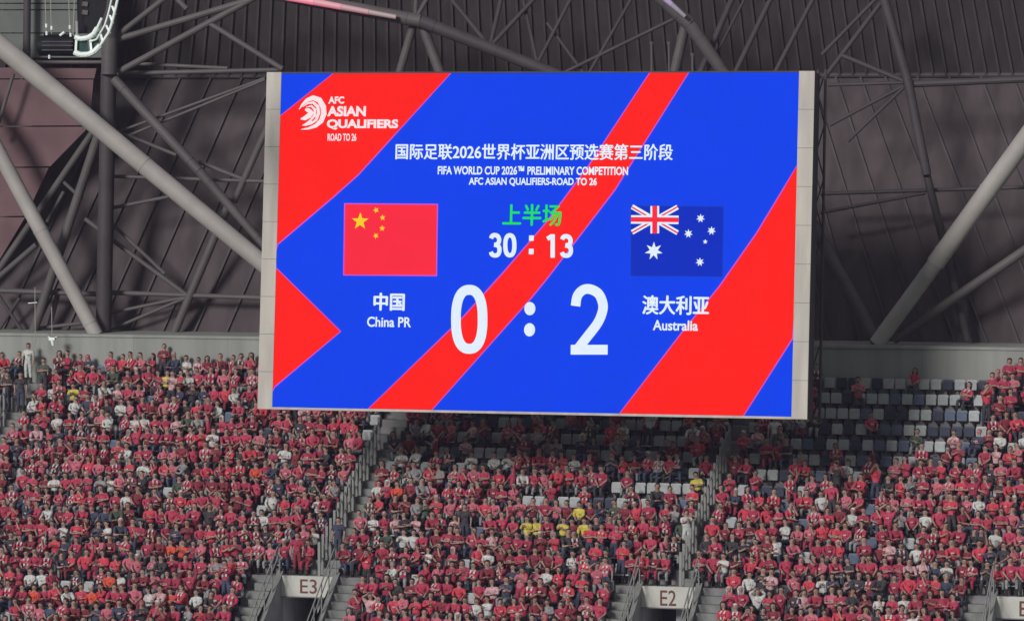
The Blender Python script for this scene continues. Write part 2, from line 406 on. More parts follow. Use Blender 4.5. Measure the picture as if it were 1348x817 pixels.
truss('grey steel column with fine web of braces meeting at its head, left of screen', [
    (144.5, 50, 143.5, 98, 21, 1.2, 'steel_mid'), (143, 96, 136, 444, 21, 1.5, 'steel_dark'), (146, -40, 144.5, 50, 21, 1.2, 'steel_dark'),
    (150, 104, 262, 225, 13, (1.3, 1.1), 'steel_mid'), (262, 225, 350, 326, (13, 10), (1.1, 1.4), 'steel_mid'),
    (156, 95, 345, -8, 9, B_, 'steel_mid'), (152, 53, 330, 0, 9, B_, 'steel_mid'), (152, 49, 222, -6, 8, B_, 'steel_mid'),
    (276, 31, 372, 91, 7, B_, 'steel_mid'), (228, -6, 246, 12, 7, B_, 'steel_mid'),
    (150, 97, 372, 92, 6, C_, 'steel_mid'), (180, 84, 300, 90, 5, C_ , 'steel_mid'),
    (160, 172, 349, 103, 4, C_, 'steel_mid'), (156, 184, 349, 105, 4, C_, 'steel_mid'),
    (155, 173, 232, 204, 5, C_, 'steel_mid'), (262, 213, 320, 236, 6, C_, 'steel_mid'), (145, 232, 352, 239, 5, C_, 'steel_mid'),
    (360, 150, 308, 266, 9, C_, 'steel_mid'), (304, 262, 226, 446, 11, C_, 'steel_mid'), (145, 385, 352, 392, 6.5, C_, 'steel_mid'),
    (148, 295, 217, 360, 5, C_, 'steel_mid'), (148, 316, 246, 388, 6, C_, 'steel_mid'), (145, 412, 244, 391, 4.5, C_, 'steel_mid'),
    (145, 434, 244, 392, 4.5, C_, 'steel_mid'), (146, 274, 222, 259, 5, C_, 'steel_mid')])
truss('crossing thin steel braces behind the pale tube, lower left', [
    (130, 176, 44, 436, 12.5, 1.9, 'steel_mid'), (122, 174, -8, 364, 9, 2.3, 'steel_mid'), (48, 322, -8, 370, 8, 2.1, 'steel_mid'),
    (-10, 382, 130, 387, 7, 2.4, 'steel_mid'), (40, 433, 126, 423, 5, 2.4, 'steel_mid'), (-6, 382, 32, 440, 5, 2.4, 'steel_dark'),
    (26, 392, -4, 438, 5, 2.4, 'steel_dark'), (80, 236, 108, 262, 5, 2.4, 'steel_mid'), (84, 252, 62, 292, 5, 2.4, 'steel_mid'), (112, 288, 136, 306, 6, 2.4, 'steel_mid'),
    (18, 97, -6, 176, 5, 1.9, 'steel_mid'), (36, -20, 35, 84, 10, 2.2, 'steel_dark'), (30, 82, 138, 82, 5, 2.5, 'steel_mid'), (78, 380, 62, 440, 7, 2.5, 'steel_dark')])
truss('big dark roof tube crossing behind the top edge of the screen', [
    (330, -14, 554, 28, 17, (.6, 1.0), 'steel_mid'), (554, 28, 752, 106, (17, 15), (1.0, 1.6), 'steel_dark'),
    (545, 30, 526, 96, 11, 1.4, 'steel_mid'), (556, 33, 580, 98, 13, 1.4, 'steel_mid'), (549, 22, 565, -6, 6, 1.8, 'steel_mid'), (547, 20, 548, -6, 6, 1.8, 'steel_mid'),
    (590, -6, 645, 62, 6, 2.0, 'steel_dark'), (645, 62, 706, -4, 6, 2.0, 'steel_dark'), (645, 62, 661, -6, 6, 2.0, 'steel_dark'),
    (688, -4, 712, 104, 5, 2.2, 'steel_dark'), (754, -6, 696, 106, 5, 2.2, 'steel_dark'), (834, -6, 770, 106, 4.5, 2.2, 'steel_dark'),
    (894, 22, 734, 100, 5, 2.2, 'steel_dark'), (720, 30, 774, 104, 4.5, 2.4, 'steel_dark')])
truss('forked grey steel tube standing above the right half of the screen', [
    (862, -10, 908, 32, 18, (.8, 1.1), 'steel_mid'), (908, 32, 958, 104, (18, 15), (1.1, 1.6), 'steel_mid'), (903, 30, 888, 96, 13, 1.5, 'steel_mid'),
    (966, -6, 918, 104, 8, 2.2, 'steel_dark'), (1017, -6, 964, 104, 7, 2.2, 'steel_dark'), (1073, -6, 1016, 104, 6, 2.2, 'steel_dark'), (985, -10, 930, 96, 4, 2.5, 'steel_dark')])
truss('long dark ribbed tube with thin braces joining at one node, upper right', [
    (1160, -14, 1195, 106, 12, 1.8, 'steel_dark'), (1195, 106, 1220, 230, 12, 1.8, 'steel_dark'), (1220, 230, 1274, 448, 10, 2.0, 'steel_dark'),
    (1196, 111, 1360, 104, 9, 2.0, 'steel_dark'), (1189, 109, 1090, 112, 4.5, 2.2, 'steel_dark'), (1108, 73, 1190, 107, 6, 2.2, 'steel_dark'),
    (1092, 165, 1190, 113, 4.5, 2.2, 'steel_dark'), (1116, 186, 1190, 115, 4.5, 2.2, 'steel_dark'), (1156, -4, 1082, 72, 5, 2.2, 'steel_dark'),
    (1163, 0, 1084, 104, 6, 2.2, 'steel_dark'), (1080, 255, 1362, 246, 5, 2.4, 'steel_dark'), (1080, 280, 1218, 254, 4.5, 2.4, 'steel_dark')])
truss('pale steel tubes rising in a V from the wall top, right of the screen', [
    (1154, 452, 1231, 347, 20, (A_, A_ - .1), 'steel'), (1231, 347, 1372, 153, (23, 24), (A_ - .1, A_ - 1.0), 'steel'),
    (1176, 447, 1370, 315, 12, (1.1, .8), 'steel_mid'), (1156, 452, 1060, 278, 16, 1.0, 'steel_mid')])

# coloured light on two roof tubes, added as glowing segments of falling strength
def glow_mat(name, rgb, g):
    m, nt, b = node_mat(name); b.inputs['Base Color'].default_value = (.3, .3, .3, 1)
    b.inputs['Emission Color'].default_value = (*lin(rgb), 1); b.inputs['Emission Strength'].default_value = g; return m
GP = [glow_mat('pink_glow', (255, 84, 132), g_) for g_ in (.62, .42, .22, .09)]; GV = [glow_mat('violet_glow', (190, 130, 235), g_) for g_ in (.5, .28, .1, .04)]
for pts, mts, lb in (((378, -4, 522, 23, 10, 6), GP, 'pink glow added along the roof tube above the screen, left of centre'), ((866, -10, 902, 22, 8, 5), GV, 'short violet glow added on the roof tube above the screen, right half')):
    x0_, y0_, x1_, y1_, w0_, w1_ = pts; A0 = at_y(x0_, y0_, YW + .1); B0 = at_y(x1_, y1_, YW + .45); t = empty('added_glow', A0, lb, 'light strip')  # 'light strip' here is added glow for coloured light on the tube
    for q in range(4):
        m = MB(); m.tube(A0.lerp(B0, q / 4), A0.lerp(B0, (q + .985) / 4), lerp(w0_, w1_, q / 4) / 62, lerp(w0_, w1_, (q + 1) / 4) / 62, n=12); round_smooth(m.build('glow_segment', mts[q], t))

# ------------------------------------------------------------------ LED screen
YS = Y4 - 1.0; TILT = R(-5.6)
sp0 = at_y(706, 322, YS); SN = Vector((0, -math.cos(TILT), -math.sin(TILT))); SU = Vector((1, 0, 0)); SWv = Vector((0, -math.sin(TILT), math.cos(TILT)))
def uw(px, py):
    d = on_plane(px, py, sp0, SN) - sp0; return d.dot(SU), d.dot(SWv)
def sp(u, w_, n=0.0): return sp0 + SU * u + SWv * w_ + SN * n
dc = [uw(*p) for p in ((368.6, 97.5), (1051.8, 95.3), (1042.4, 547), (361.3, 536.5))]
oc = [uw(*p) for p in ((349, 98.5), (1072.5, 95.3), (1063, 551), (342, 539))]
print('SCREEN corners', [tuple(round(v, 2) for v in c) for c in dc], [tuple(round(v, 2) for v in c) for c in oc])
DU0, DU1 = (dc[0][0] + dc[3][0]) / 2, (dc[1][0] + dc[2][0]) / 2; DW1, DW0 = (dc[0][1] + dc[1][1]) / 2, (dc[2][1] + dc[3][1]) / 2
OU0, OU1 = (oc[0][0] + oc[3][0]) / 2, (oc[1][0] + oc[2][0]) / 2; OW0 = (oc[2][1] + oc[3][1]) / 2; OW1 = DW1 + 0.06
scr = empty('video_screen', sp(0, OW0), 'huge lit video screen showing the match score 0 : 2 on blue and red', 'screen')
def sbox(u0, u1, w0, w1, n0, n1, name, mat, parent):
    m = MB(); m.prism([sp(u0, w0, n0), sp(u1, w0, n0), sp(u1, w1, n0), sp(u0, w1, n0)], [sp(u0, w0, n1), sp(u1, w0, n1), sp(u1, w1, n1), sp(u0, w1, n1)])
    return m.build(name, mat, parent)
sbox(OU0 + .02, OU1 - .02, OW0 + .02, OW1 - .02, -1.1, -0.06, 'cabinet', M['frame_dark'], scr)
NP = 9
for a, b in ((OU0, DU0 - 0.004), (DU1 + 0.004, OU1)):
    for i in range(NP):
        w0 = lerp(OW0, OW1, i / NP); w1 = lerp(OW0, OW1, (i + 1) / NP)
        sbox(a, b, w0 + 0.006, w1 - 0.006, -0.05, 0.05 + 0.006 * (i % 2), 'frame_panel', M['frame'], scr)
sbox(DU0, DU1, OW0, DW0 - 0.004, -0.05, 0.06, 'bottom_trim', M['frame'], scr)
sbox(DU0, DU1, DW1 + 0.004, OW1, -0.05, 0.05, 'top_trim', M['frame_dark'], scr)
disp = sbox(DU0, DU1, DW0, DW1, -0.05, 0.02, 'display', M['led_base'], scr)
def clampd(u, w_): return max(DU0, min(DU1, u)), max(DW0, min(DW1, w_))
def dpoly(pts, n, name, mat, clamp=True):
    m = MB(); q = [uw(*p) for p in pts]
    if clamp: q = [clampd(*p) for p in q]
    bm = bmesh.new(); vs = [bm.verts.new(sp(u, w_, n)) for u, w_ in q]; f = bm.faces.new(vs)
    bmesh.ops.triangulate(bm, faces=[f]); me = bpy.data.meshes.new(name); bm.to_mesh(me); bm.free(); me.materials.append(mat)
    o = bpy.data.objects.new(name, me); col.objects.link(o); attach(o, disp); return o
def strip(pts, wpx, n, name, mat, taper=False):
    m = MB(); q = [uw(*p) for p in pts]; hw = wpx / 2 / 33.8; k = len(q); L = []; Rr = []
    for i in range(k):
        a = q[max(0, i - 1)]; b = q[min(k - 1, i + 1)]; d = Vector((b[0] - a[0], b[1] - a[1])).normalized()
        h = hw * (math.sin(math.pi * (i + .35) / (k - .3)) if taper else 1)
        L.append(clampd(q[i][0] - d.y * h, q[i][1] + d.x * h)); Rr.append(clampd(q[i][0] + d.y * h, q[i][1] - d.x * h))
    for i in range(k - 1): m.quad(sp(*L[i], n), sp(*Rr[i], n), sp(*Rr[i+1], n), sp(*L[i+1], n))
    return m.build(name, mat, disp)
eA1 = [(438.8, 95), (367, 152.6), (355, 162)]; eA2 = [(594, 96), (472.5, 230), (440, 259), (366, 321.8), (355, 330)]
eC1 = [(855.5, 93), (775, 218.5), (720, 292), (665, 356), (610, 417), (485, 539.5)]; eC2 = [(907, 93), (828, 221), (810, 250), (720, 367.5), (700, 392), (569, 541)]
eD1 = [(1053, 218), (1030.5, 250), (996, 307), (947, 377), (899, 436), (815.8, 545)]; eD2 = [(1060, 422), (1043.6, 445.5), (979, 549)]
R_ = M['led_red']
dpoly([(438.8, 95), (594, 96), (472.5, 230), (440, 259), (366, 321.8), (355, 330), (355, 162), (367, 152.6)], .03, 'red_band', R_)
dpoly([(355, 345), (363.9, 352.8), (449, 436), (362, 509), (355, 515)], .03, 'red_triangle', R_)
dpoly(eC1 + eC2[::-1], .03, 'red_band', R_)
dpoly(eD1 + [(979, 549)] + [(1043.6, 445.5), (1060, 422), (1060, 218)], .03, 'red_band', R_)
for e in (eA1, eA2, [(355, 345), (363.9, 352.8), (449, 436), (362, 509), (355, 515)], eC1, eC2, eD1, eD2):
    strip(e, 1.5, .04, 'edge_line', M['led_edge'])
def dtext(body, x0, x1, y0, y1, mat, bold=.014, name='text', n=.08):
    a = uw(x0, (y0 + y1) / 2); b = uw(x1, (y0 + y1) / 2); c = uw((x0 + x1) / 2, y1); d = uw((x0 + x1) / 2, y0)
    sl_ = 0.0
    fit_text(body, a[0], b[0], c[1], d[1], lambda u, w_: sp(u, w_, n), name, mat, disp, bold)
Wt = M['led_white']
dtext('国际足联2026世界杯亚洲区预选赛第三阶段', 521.4, 886.6, 189.3, 211, Wt, .020)
dtext('FIFA WORLD CUP 2026™ PRELIMINARY COMPETITION', 577, 827.5, 219, 230.5, Wt, .030)
dtext('AFC ASIAN QUALIFIERS-ROAD TO 26', 617.8, 786.5, 234, 245.6, Wt, .030)
dtext('上半场', 662, 740, 268.6, 297.6, M['led_green'], .020)
dtext('中国', 492.4, 533.8, 385, 409.3, Wt, .030); dtext('China PR', 484, 542, 417, 430.5, Wt, .022)
dtext('澳大利亚', 846, 934.3, 388.6, 414.6, Wt, .024); dtext('Australia', 860, 919.4, 421.4, 435.2, Wt, .022)
Lg = M['led_logo']
dtext('AFC', 433, 454, 127.4, 137, Lg, .040, 'emblem_text'); dtext('ASIAN', 431.5, 482.5, 140, 153.7, Lg, .045, 'emblem_text')
dtext('QUALIFIERS', 431, 525, 157.4, 171.2, Lg, .045, 'emblem_text'); dtext('ROAD TO 26', 432, 470, 176, 186, Lg, .026, 'emblem_text')
def disc(cx, cy, rx, ry, mat, name, n=.08, sq=False):
    m = MB(); c = uw(cx, cy)
    if sq: pts = [(-rx, -ry), (rx, -ry), (rx, ry), (-rx, ry)]
    else: pts = [(rx * math.cos(t), ry * math.sin(t)) for t in [2 * math.pi * i / 24 for i in range(24)]]
    m.poly([sp(c[0] + x / 33.8, c[1] + y / 33.8, n) for x, y in pts]); return m.build(name, mat, disp)
disc(700.2, 313.6, 3.2, 3.6, Wt, 'colon_dot', sq=True); disc(700, 331.2, 3.2, 3.6, Wt, 'colon_dot', sq=True)
disc(698.2, 406.2, 7.4, 8.6, Wt, 'colon_dot'); disc(697.8, 434, 7.4, 8.6, Wt, 'colon_dot')
def Z7(pts): return [(340 + x / 4.807, 90 + y / 4.807) for x, y in pts]
for pts, wd in (([(262, 262), (282, 232), (312, 203), (350, 188), (390, 202), (415, 245), (419, 290), (402, 335), (368, 365), (322, 382), (275, 388)], 26),
                ([(283, 246), (318, 222), (352, 218), (380, 244), (386, 285), (370, 328), (338, 352), (296, 366)], 15),
                ([(300, 352), (335, 330), (362, 298), (362, 262), (340, 240), (306, 248)], 13),
                ([(272, 322), (298, 318), (326, 300), (344, 280), (334, 262)], 24), ([(300, 262), (322, 268), (342, 276)], 20),
                ([(283, 362), (318, 352), (345, 336)], 12)):
    strip(Z7(pts), wd * 1.45 / 4.807, .08, 'emblem_stroke', Lg, taper=True)
def star(cx, cy, r, n, mat, name, inner=.40, rot=0, z=.09):
    m = MB(); c = uw(cx, cy); q = []
    for i in range(2 * n):
        t = math.pi / 2 + rot + math.pi * i / n; rr = (r if i % 2 == 0 else r * inner) / 33.8
        q.append((c[0] + rr * math.cos(t), c[1] + rr * math.sin(t)))
    for i in range(2 * n): m.poly([sp(c[0], c[1], z), sp(*q[i], z), sp(*q[(i+1) % (2*n)], z)])
    return m.build(name, mat, disp)
def smooth(pts, n=6):
    q = [pts[0]] + list(pts) + [pts[-1]]; out_ = []
    for i in range(1, len(q) - 2):
        p0, p1, p2, p3 = q[i-1], q[i], q[i+1], q[i+2]
        for k in range(n):
            t = k / n; out_.append(tuple(.5 * (2*b + (c-a)*t + (2*a-5*b+4*c-d)*t*t + (3*b-a-3*c+d)*t*t*t) for a, b, c, d in zip(p0, p1, p2, p3)))
    return out_ + [q[-2]]
GLYPH = {'2': [[(.0, .27), (.07, .10), (.28, .0), (.55, -.01), (.85, .07), (1.0, .24), (.97, .38), (.80, .56), (.40, .80), (.06, 1.0)]],
         '3': [[(.02, .16), (.16, .03), (.45, -.01), (.80, .04), (.97, .20), (.90, .37), (.66, .46), (.38, .47)], [(.38, .47), (.72, .50), (.97, .60), (1.0, .80), (.82, .97), (.45, 1.01), (.14, .96), (.0, .83)]],
         '1': [], '0': []}
def digit(ch, x0, x1, y0, y1, wd, name):
    a, b, c, d = x0 + wd / 2, x1 - wd / 2, y0 + wd / 2, y1 - wd / 2
    g = lambda p: (a + p[0] * (b - a), c + p[1] * (d - c))
    out_ = [smooth([g(p) for p in st_]) for st_ in GLYPH[ch]]
    if ch == '0':
        q = []
        for i in range(49):
            t = 2 * math.pi * i / 48; co, si = math.cos(t), math.sin(t)
            q.append(((a + b) / 2 + (b - a) / 2 * math.copysign(abs(co) ** .82, co), (c + d) / 2 + (d - c) / 2 * math.copysign(abs(si) ** .82, si)))
        out_ = [q]
    if ch == '1': out_ = [[(x0 + (x1 - x0) * .55, y0), (x0 + (x1 - x0) * .55, y1)], [(x0 + (x1 - x0) * .08, y0 + (y1 - y0) * .2), (x0 + (x1 - x0) * .52, y0 + wd * .35)]]
    if ch == '2': out_.append([(x0, y1 - wd / 2), (x1, y1 - wd / 2)])
    for i, q in enumerate(out_): strip(q, wd, .08 + .004 * i, name, Wt)
digit('0', 594.4, 642.5, 375, 465.5, 13.0, 'score_digit'); digit('2', 752, 800.6, 375.3, 466.5, 12.6, 'score_digit')
digit('3', 644, 661, 307, 339, 5.8, 'clock_digit'); digit('0', 663, 680.7, 307, 339, 5.8, 'clock_digit')
digit('1', 720, 735, 308.5, 339.3, 5.8, 'clock_digit'); digit('3', 737.5, 755, 308.5, 339.3, 5.8, 'clock_digit')
fl = [(453.5, 267.5), (577.2, 268.4), (575.8, 363.6), (452.2, 362.6)]
dpoly(fl, .05, 'flag_border', M['led_edge']); dpoly([(455, 269), (575.8, 269.8), (574.4, 362.2), (453.6, 361.4)], .06, 'red_flag', M['led_flag'])
star(475, 291.5, 12, 5, M['led_gold'], 'flag_star')
for x, y, ro in ((496, 276.8, .4), (504.5, 286.7, .1), (504, 300.7, 0), (495.7, 310.6, .5)): star(x, y, 4.4, 5, M['led_gold'], 'flag_star', rot=ro)
dpoly([(831, 270.7), (952.8, 272), (951.5, 364.2), (830.6, 363.2)], .05, 'blue_flag', M['led_navy'])
strip([(831, 270.7), (952.8, 272), (951.5, 364.2), (830.6, 363.2), (831, 270.7)], 1.0, .055, 'flag_border', M['led_navyline'])
def fq(s, t): return (831.2 + (893.8 - 831.2) * s, 271 + (307 - 271) * t + .6 * s)
for a, b in ((fq(.02, .03), fq(.98, .97)), (fq(.98, .03), fq(.02, .97))):
    strip([a, b], 6.4, .06, 'flag_cross', Wt)
for a, b in ((fq(.02, .05), fq(.5, .53)), (fq(.5, .5), fq(.98, .98)), (fq(.98, .02), fq(.5, .5)), (fq(.5, .5), fq(.02, .98))):
    strip([a, b], 2.0, .065, 'flag_cross', M['led_flag'])
strip([fq(.5, 0), fq(.5, 1)], 11.5, .07, 'flag_cross', Wt); strip([fq(0, .5), fq(1, .5)], 11.0, .07, 'flag_cross', Wt)
strip([fq(.5, 0), fq(.5, 1)], 6.6, .075, 'flag_cross', M['led_flag']); strip([fq(0, .5), fq(1, .5)], 6.0, .078, 'flag_cross', M['led_flag'])
star(861.3, 330.5, 12, 7, Wt, 'flag_star', .45)
for x, y, r_ in ((922.9, 287.6, 6), (906.9, 307.7, 6), (937.3, 303.9, 6), (929, 318.3, 3.4), (922, 345, 6)): star(x, y, r_, 7 if r_ > 4 else 5, Wt, 'flag_star', .45)

# poles standing on the screen and the lattice mast at its right side
for x in (854, 877, 908):
    m = MB(); p = on_plane(x, 96, sp0, SN); q = on_plane(x - .2, 59 if x < 900 else 74, sp0, SN); m.tube(p + Vector((0, .5, -.2)), q + Vector((0, .5, 0)), 0.045, n=8)
    m.tube(q + Vector((0, .5, 0)), q + Vector((0, .5, .12)), 0.075, n=8)
    m.build('lightning_rod', M['steel_mid'], scr)
mast = empty('lattice_mast', at_y(1080, 551, YS + 1.0), 'slim dark lattice mast close to the right side of the screen', 'mast')
ps = []
for xt, xb in ((1077, 1068), (1087, 1079)):
    a = at_y(xt, 92, YS + 1.6); b = at_y(xb, 556, YS + 1.0); ps.append((a, b)); m = MB(); m.tube(a, b, 0.055, n=8); m.build('upright', M['steel_dark'], mast)
for i in range(13):
    t0, t1 = i / 13, (i + 1) / 13; k0, k1 = (0, 1) if i % 2 else (1, 0)
    m = MB(); m.tube(ps[k0][0].lerp(ps[k0][1], t0), ps[k1][0].lerp(ps[k1][1], t1), 0.03, n=6); m.build('brace', M['steel_dark'], mast)

# ------------------------------------------------------------------ hanging equipment, top left
YE = Y4 - 14
def pe(x, y, dy=0): return at_y(x, y, YE + dy)
e = empty('cable_chain', pe(104, 62), 'curved white cable chain with open links hanging beside black drum, top left', 'cable chain')
out = [(98, 69), (106, 72.5), (116, 72), (124, 68.5), (132, 60), (138, 51), (143, 43.5), (147, 32), (150, 20), (153, 8), (156, -6)]
inn = [(99, 49), (106, 51.5), (116, 50), (123, 45.5), (128, 37), (134, 24)]
inn2 = [(118, 55), (127, 52), (133, 42), (138, 33), (142, 20), (145, 8), (148, -6)]
for pts, r_, nm in ((out, .055, 'outer_rail'), (inn, .05, 'inner_rail'), (inn2, .035, 'inner_rail')):
    for dd in (0, .5):
        m = MB(); m.path([pe(*p, dd) for p in pts], r_, 8)
        if r_ < .053 and r_ > .04 or r_ > .053: m.path([pe(*p, dd) for p in pts[:5]], r_ * 1.9, 8)
        round_smooth(m.build(nm, M['white_metal'], e))
for a, b in (((99, 49), (98, 69)), ((117, 50), (119, 71)), ((131, 45), (134, 57)), ((138, 33), (143, 44)), ((143, 20), (147, 31)), ((146, 8), (150, 19))):
    m = MB(); m.prism([pe(a[0], a[1]), pe(a[0] + 3, a[1]), pe(b[0] + 3, b[1]), pe(b[0], b[1])], [pe(a[0], a[1], .5), pe(a[0] + 3, a[1], .5), pe(b[0] + 3, b[1], .5), pe(b[0], b[1], .5)])
    m.build('link', M['white_metal'], e)
for q in ([(101, 52), (115, 53), (117, 69), (101, 68)], [(120, 52), (129, 48), (131, 57), (122, 66)]):
    m = MB(); m.prism([pe(*p, .12) for p in q], [pe(*p, .38) for p in q]); m.build('link_cover', M['glassgreen'], e)
e = empty('drum_case', pe(76, 73), 'black rounded drum case hung on thin cables, top left', 'equipment case')
m = MB(); prof = [(0, 10), (4, 12.5), (38, 12.5), (43, 11)]
cx, cy_ = 54, 60.5
ax0 = pe(53, 60.5, .4); ax1 = pe(98, 61, .4)
m.tube(ax0, ax1, 0.37, n=20); round_smooth(m.build('drum', M['black'], e))
for y_ in (55, 60, 66):
    m = MB(); m.prism([pe(55, y_ - .8, .02), pe(96, y_ - .8, .02), pe(96, y_ + .8, .02), pe(55, y_ + .8, .02)], [pe(55, y_ - .8, .1), pe(96, y_ - .8, .1), pe(96, y_ + .8, .1), pe(55, y_ + .8, .1)]); m.build('drum_band', M['blackline'], e)
m = MB(); m.tube(pe(58, 46.5, .3), pe(96, 47, .3), .05, n=8); m.build('crossbar', M['black'], e)
for x in (61, 68, 92, 96):
    m = MB(); m.tube(pe(x, 48, .3), pe(x - 2 if x != 96 else 99, -20, .3), .018, n=6); m.build('cable', M['steel'], e)
for x, y_ in ((61, 34), (61.5, 44), (68, 37), (92, 36), (93, 46), (65, 75)):
    m = MB(); m.tube(pe(x, y_ - 2.5, .25), pe(x, y_ + 2.5, .25), .045, n=8); m.build('clamp', M['white_metal'], e)
m = MB(); m.tube(pe(79, 47, .2), pe(85, 42.5, .2), .05, n=8); m.build('lever', M['white_metal'], e)
m = MB(); m.tube(pe(101, 28, .3), pe(101.5, 48, .3), .05, n=8); m.build('hook', M['steel'], e)
e = empty('loudspeaker', pe(120, 45, 1), 'dark boxy loudspeaker cluster inside the curve of the white cable chain', 'loudspeaker')
q = [(101, -14), (142, -14), (140, 10), (133, 30), (126, 42), (102, 44)]
m = MB(); m.prism([pe(*p, .8) for p in q], [pe(*p, 1.8) for p in q]); m.build('cabinet', M['black'], e)
for y_ in (2, 13): 
    q = [(108, y_), (116, y_ + 1), (115, y_ + 7), (107, y_ + 6)]; m = MB(); m.prism([pe(*p, .72) for p in q], [pe(*p, .79) for p in q]); m.build('grille', M['steel_mid'], e)

# thin masts with a small camera, in front of the wall at far left
e = empty('hanging_camera', at_y(68, 448, YW - 1), 'small white camera hanging on a thin cable before the wall, far left', 'camera')
yy = YW - 1
m = MB(); m.tube(at_y(68, 404, yy), at_y(68.5, 443, yy), .018, n=6); m.build('cable', M['steel'], e)
a = at_y(69, 446, yy); m = MB(); m.box(a.x - .13, a.x + .13, yy - .1, yy + .1, a.z - .05, a.z + .07); m.build('housing', M['white_metal'], e)
m = MB(); m.tube((a.x, yy, a.z - .05), (a.x + .02, yy, a.z - .28), .09, .04, n=10); m.build('lens', M['white_metal'], e)
for s_ in (-1, 1):
    m = MB(); m.tube((a.x, yy, a.z + .02), (a.x + s_ * .2, yy, a.z + .1), .02, n=6); m.build('arm', M['white_metal'], e)
e = empty('antenna', at_y(46, 452, yy), 'thin pale antenna with a crossbar beside the hanging camera', 'antenna')
m = MB(); m.tube(at_y(46, 378, yy), at_y(46.5, 452, yy), .018, n=6); m.build('rod', M['steel'], e)
m = MB(); m.tube(at_y(37, 399, yy), at_y(49, 398, yy), .02, n=6); m.build('crossbar', M['white_metal'], e)

# ------------------------------------------------------------------ people
# skeleton: (name, parent, (x,y,z), radius)  facing -Y, origin on the floor; bone tag belongs to the child
def skeleton(pose):
    st = pose.startswith('stand')
    b = []
    def J(n, p, c, r, t): b.append((n, p, c, r, t))
    lean = {'sit_lean': -0.16, 'sit_phone': -0.03}.get(pose, 0.02)
    if st: hz = 0.93; hy = 0.0
    else: hz = 0.50; hy = 0.05
    J('pelvis', None, (0, hy, hz), .135, 'trousers')
    J('belly', 'pelvis', (0, hy + lean * .4, hz + .17), .145, 'shirt')
    J('chest', 'belly', (0, hy + lean * .8, hz + .34), .155, 'shirt')
    J('neck', 'chest', (0, hy + lean, hz + .50), .054, 'skin')
    J('head', 'neck', (0, hy + lean - .02, hz + .62), .106, 'head')
    J('crown', 'head', (0, hy + lean - .008, hz + .70), .098, 'head')
    J('top', 'crown', (0, hy + lean, hz + .765), .060, 'head')
    arms = {'sit_lap': [((.21, -.10, .24), (.07, -.27, .12))] * 2,
            'sit_knees': [((.24, -.08, .24), (.13, -.34, .10))] * 2,
            'sit_folded': [((.23, -.10, .22), (-.06, -.19, .27)), ((.23, -.10, .20), (-.04, -.20, .22))],
            'sit_clap': [((.21, -.14, .26), (.03, -.30, .38))] * 2,
            'sit_phone': [((.20, -.20, .38), (.05, -.30, .60)), ((.21, -.12, .24), (.08, -.27, .12))],
            'sit_chin': [((.17, -.20, .28), (.04, -.15, .52)), ((.21, -.12, .20), (.0, -.24, .16))],
            'sit_raise': [((.26, -.06, .64), (.22, -.10, .88)), ((.22, -.10, .24), (.08, -.26, .12))],
            'sit_lean': [((.20, -.26, .16), (.05, -.38, .20))] * 2,
            'sit_head': [((.30, -.10, .58), (.12, -.06, .70))] * 2,
            'stand_side': [((.25, .0, .20), (.24, -.08, -.05))] * 2,
            'stand_folded': [((.23, -.08, .22), (-.06, -.19, .27)), ((.23, -.10, .20), (-.04, -.20, .22))],
            'stand_clap': [((.21, -.12, .24), (.03, -.28, .38))] * 2,
            'stand_phone': [((.20, -.18, .38), (.06, -.28, .62))] * 2}[pose]
    for s, (el, ha) in zip((1, -1), arms):
        sfx = 'L' if s > 0 else 'R'
        J('shoulder' + sfx, 'chest', (s * .185, hy + lean * .85, hz + .41), .080, 'shirt')
        e_ = (s * el[0], hy + lean + el[1], hz + el[2]); h_ = (s * ha[0], hy + lean + ha[1], hz + ha[2])
        mid = tuple((a + c) / 2 for a, c in zip((s * .185, hy + lean * .85, hz + .43), e_))
        J('upper' + sfx, 'shoulder' + sfx, mid, .063, 'shirt')
        J('elbow' + sfx, 'upper' + sfx, e_, .050, 'sleeve')
        wr = tuple(a + (c - a) * .86 for a, c in zip(e_, h_))
        J('wrist' + sfx, 'elbow' + sfx, wr, .030, 'forearm')
        d = [(c - a) for a, c in zip(e_, h_)]; L = math.sqrt(sum(v * v for v in d)) or 1
        J('palm' + sfx, 'wrist' + sfx, tuple(a + v / L * .07 for a, v in zip(h_, d)), .038, 'hand')
    for s in (1, -1):
        sfx = 'L' if s > 0 else 'R'
        if st: kn = (s * .10, -.02, .50); an = (s * .11, .02, .09); to = (s * .13, -.14, .045)
        else:
            sp_ = {'sit_lean': .17, 'sit_knees': .17}.get(pose, .12)
            kn = (s * sp_, -.36, .50); an = (s * (sp_ - .01), -.33, .09); to = (s * (sp_ + .01), -.47, .045)
        J('hip' + sfx, 'pelvis', (s * .09, hy - .03, hz - .03), .095, 'trousers')
        J('knee' + sfx, 'hip' + sfx, kn, .065, 'trousers')
        J('calf' + sfx, 'knee' + sfx, tuple((a + c) / 2 for a, c in zip(kn, an)), .055, 'trousers')
        J('ankle' + sfx, 'calf' + sfx, an, .042, 'shoe'); J('toe' + sfx, 'ankle' + sfx, to, .040, 'shoe')
    return b
SLOT = {'skin': 0, 'shirt': 1, 'trousers': 2, 'hair': 3, 'shoe': 4, 'feature': 5, 'print': 6, 'forearm': 7}
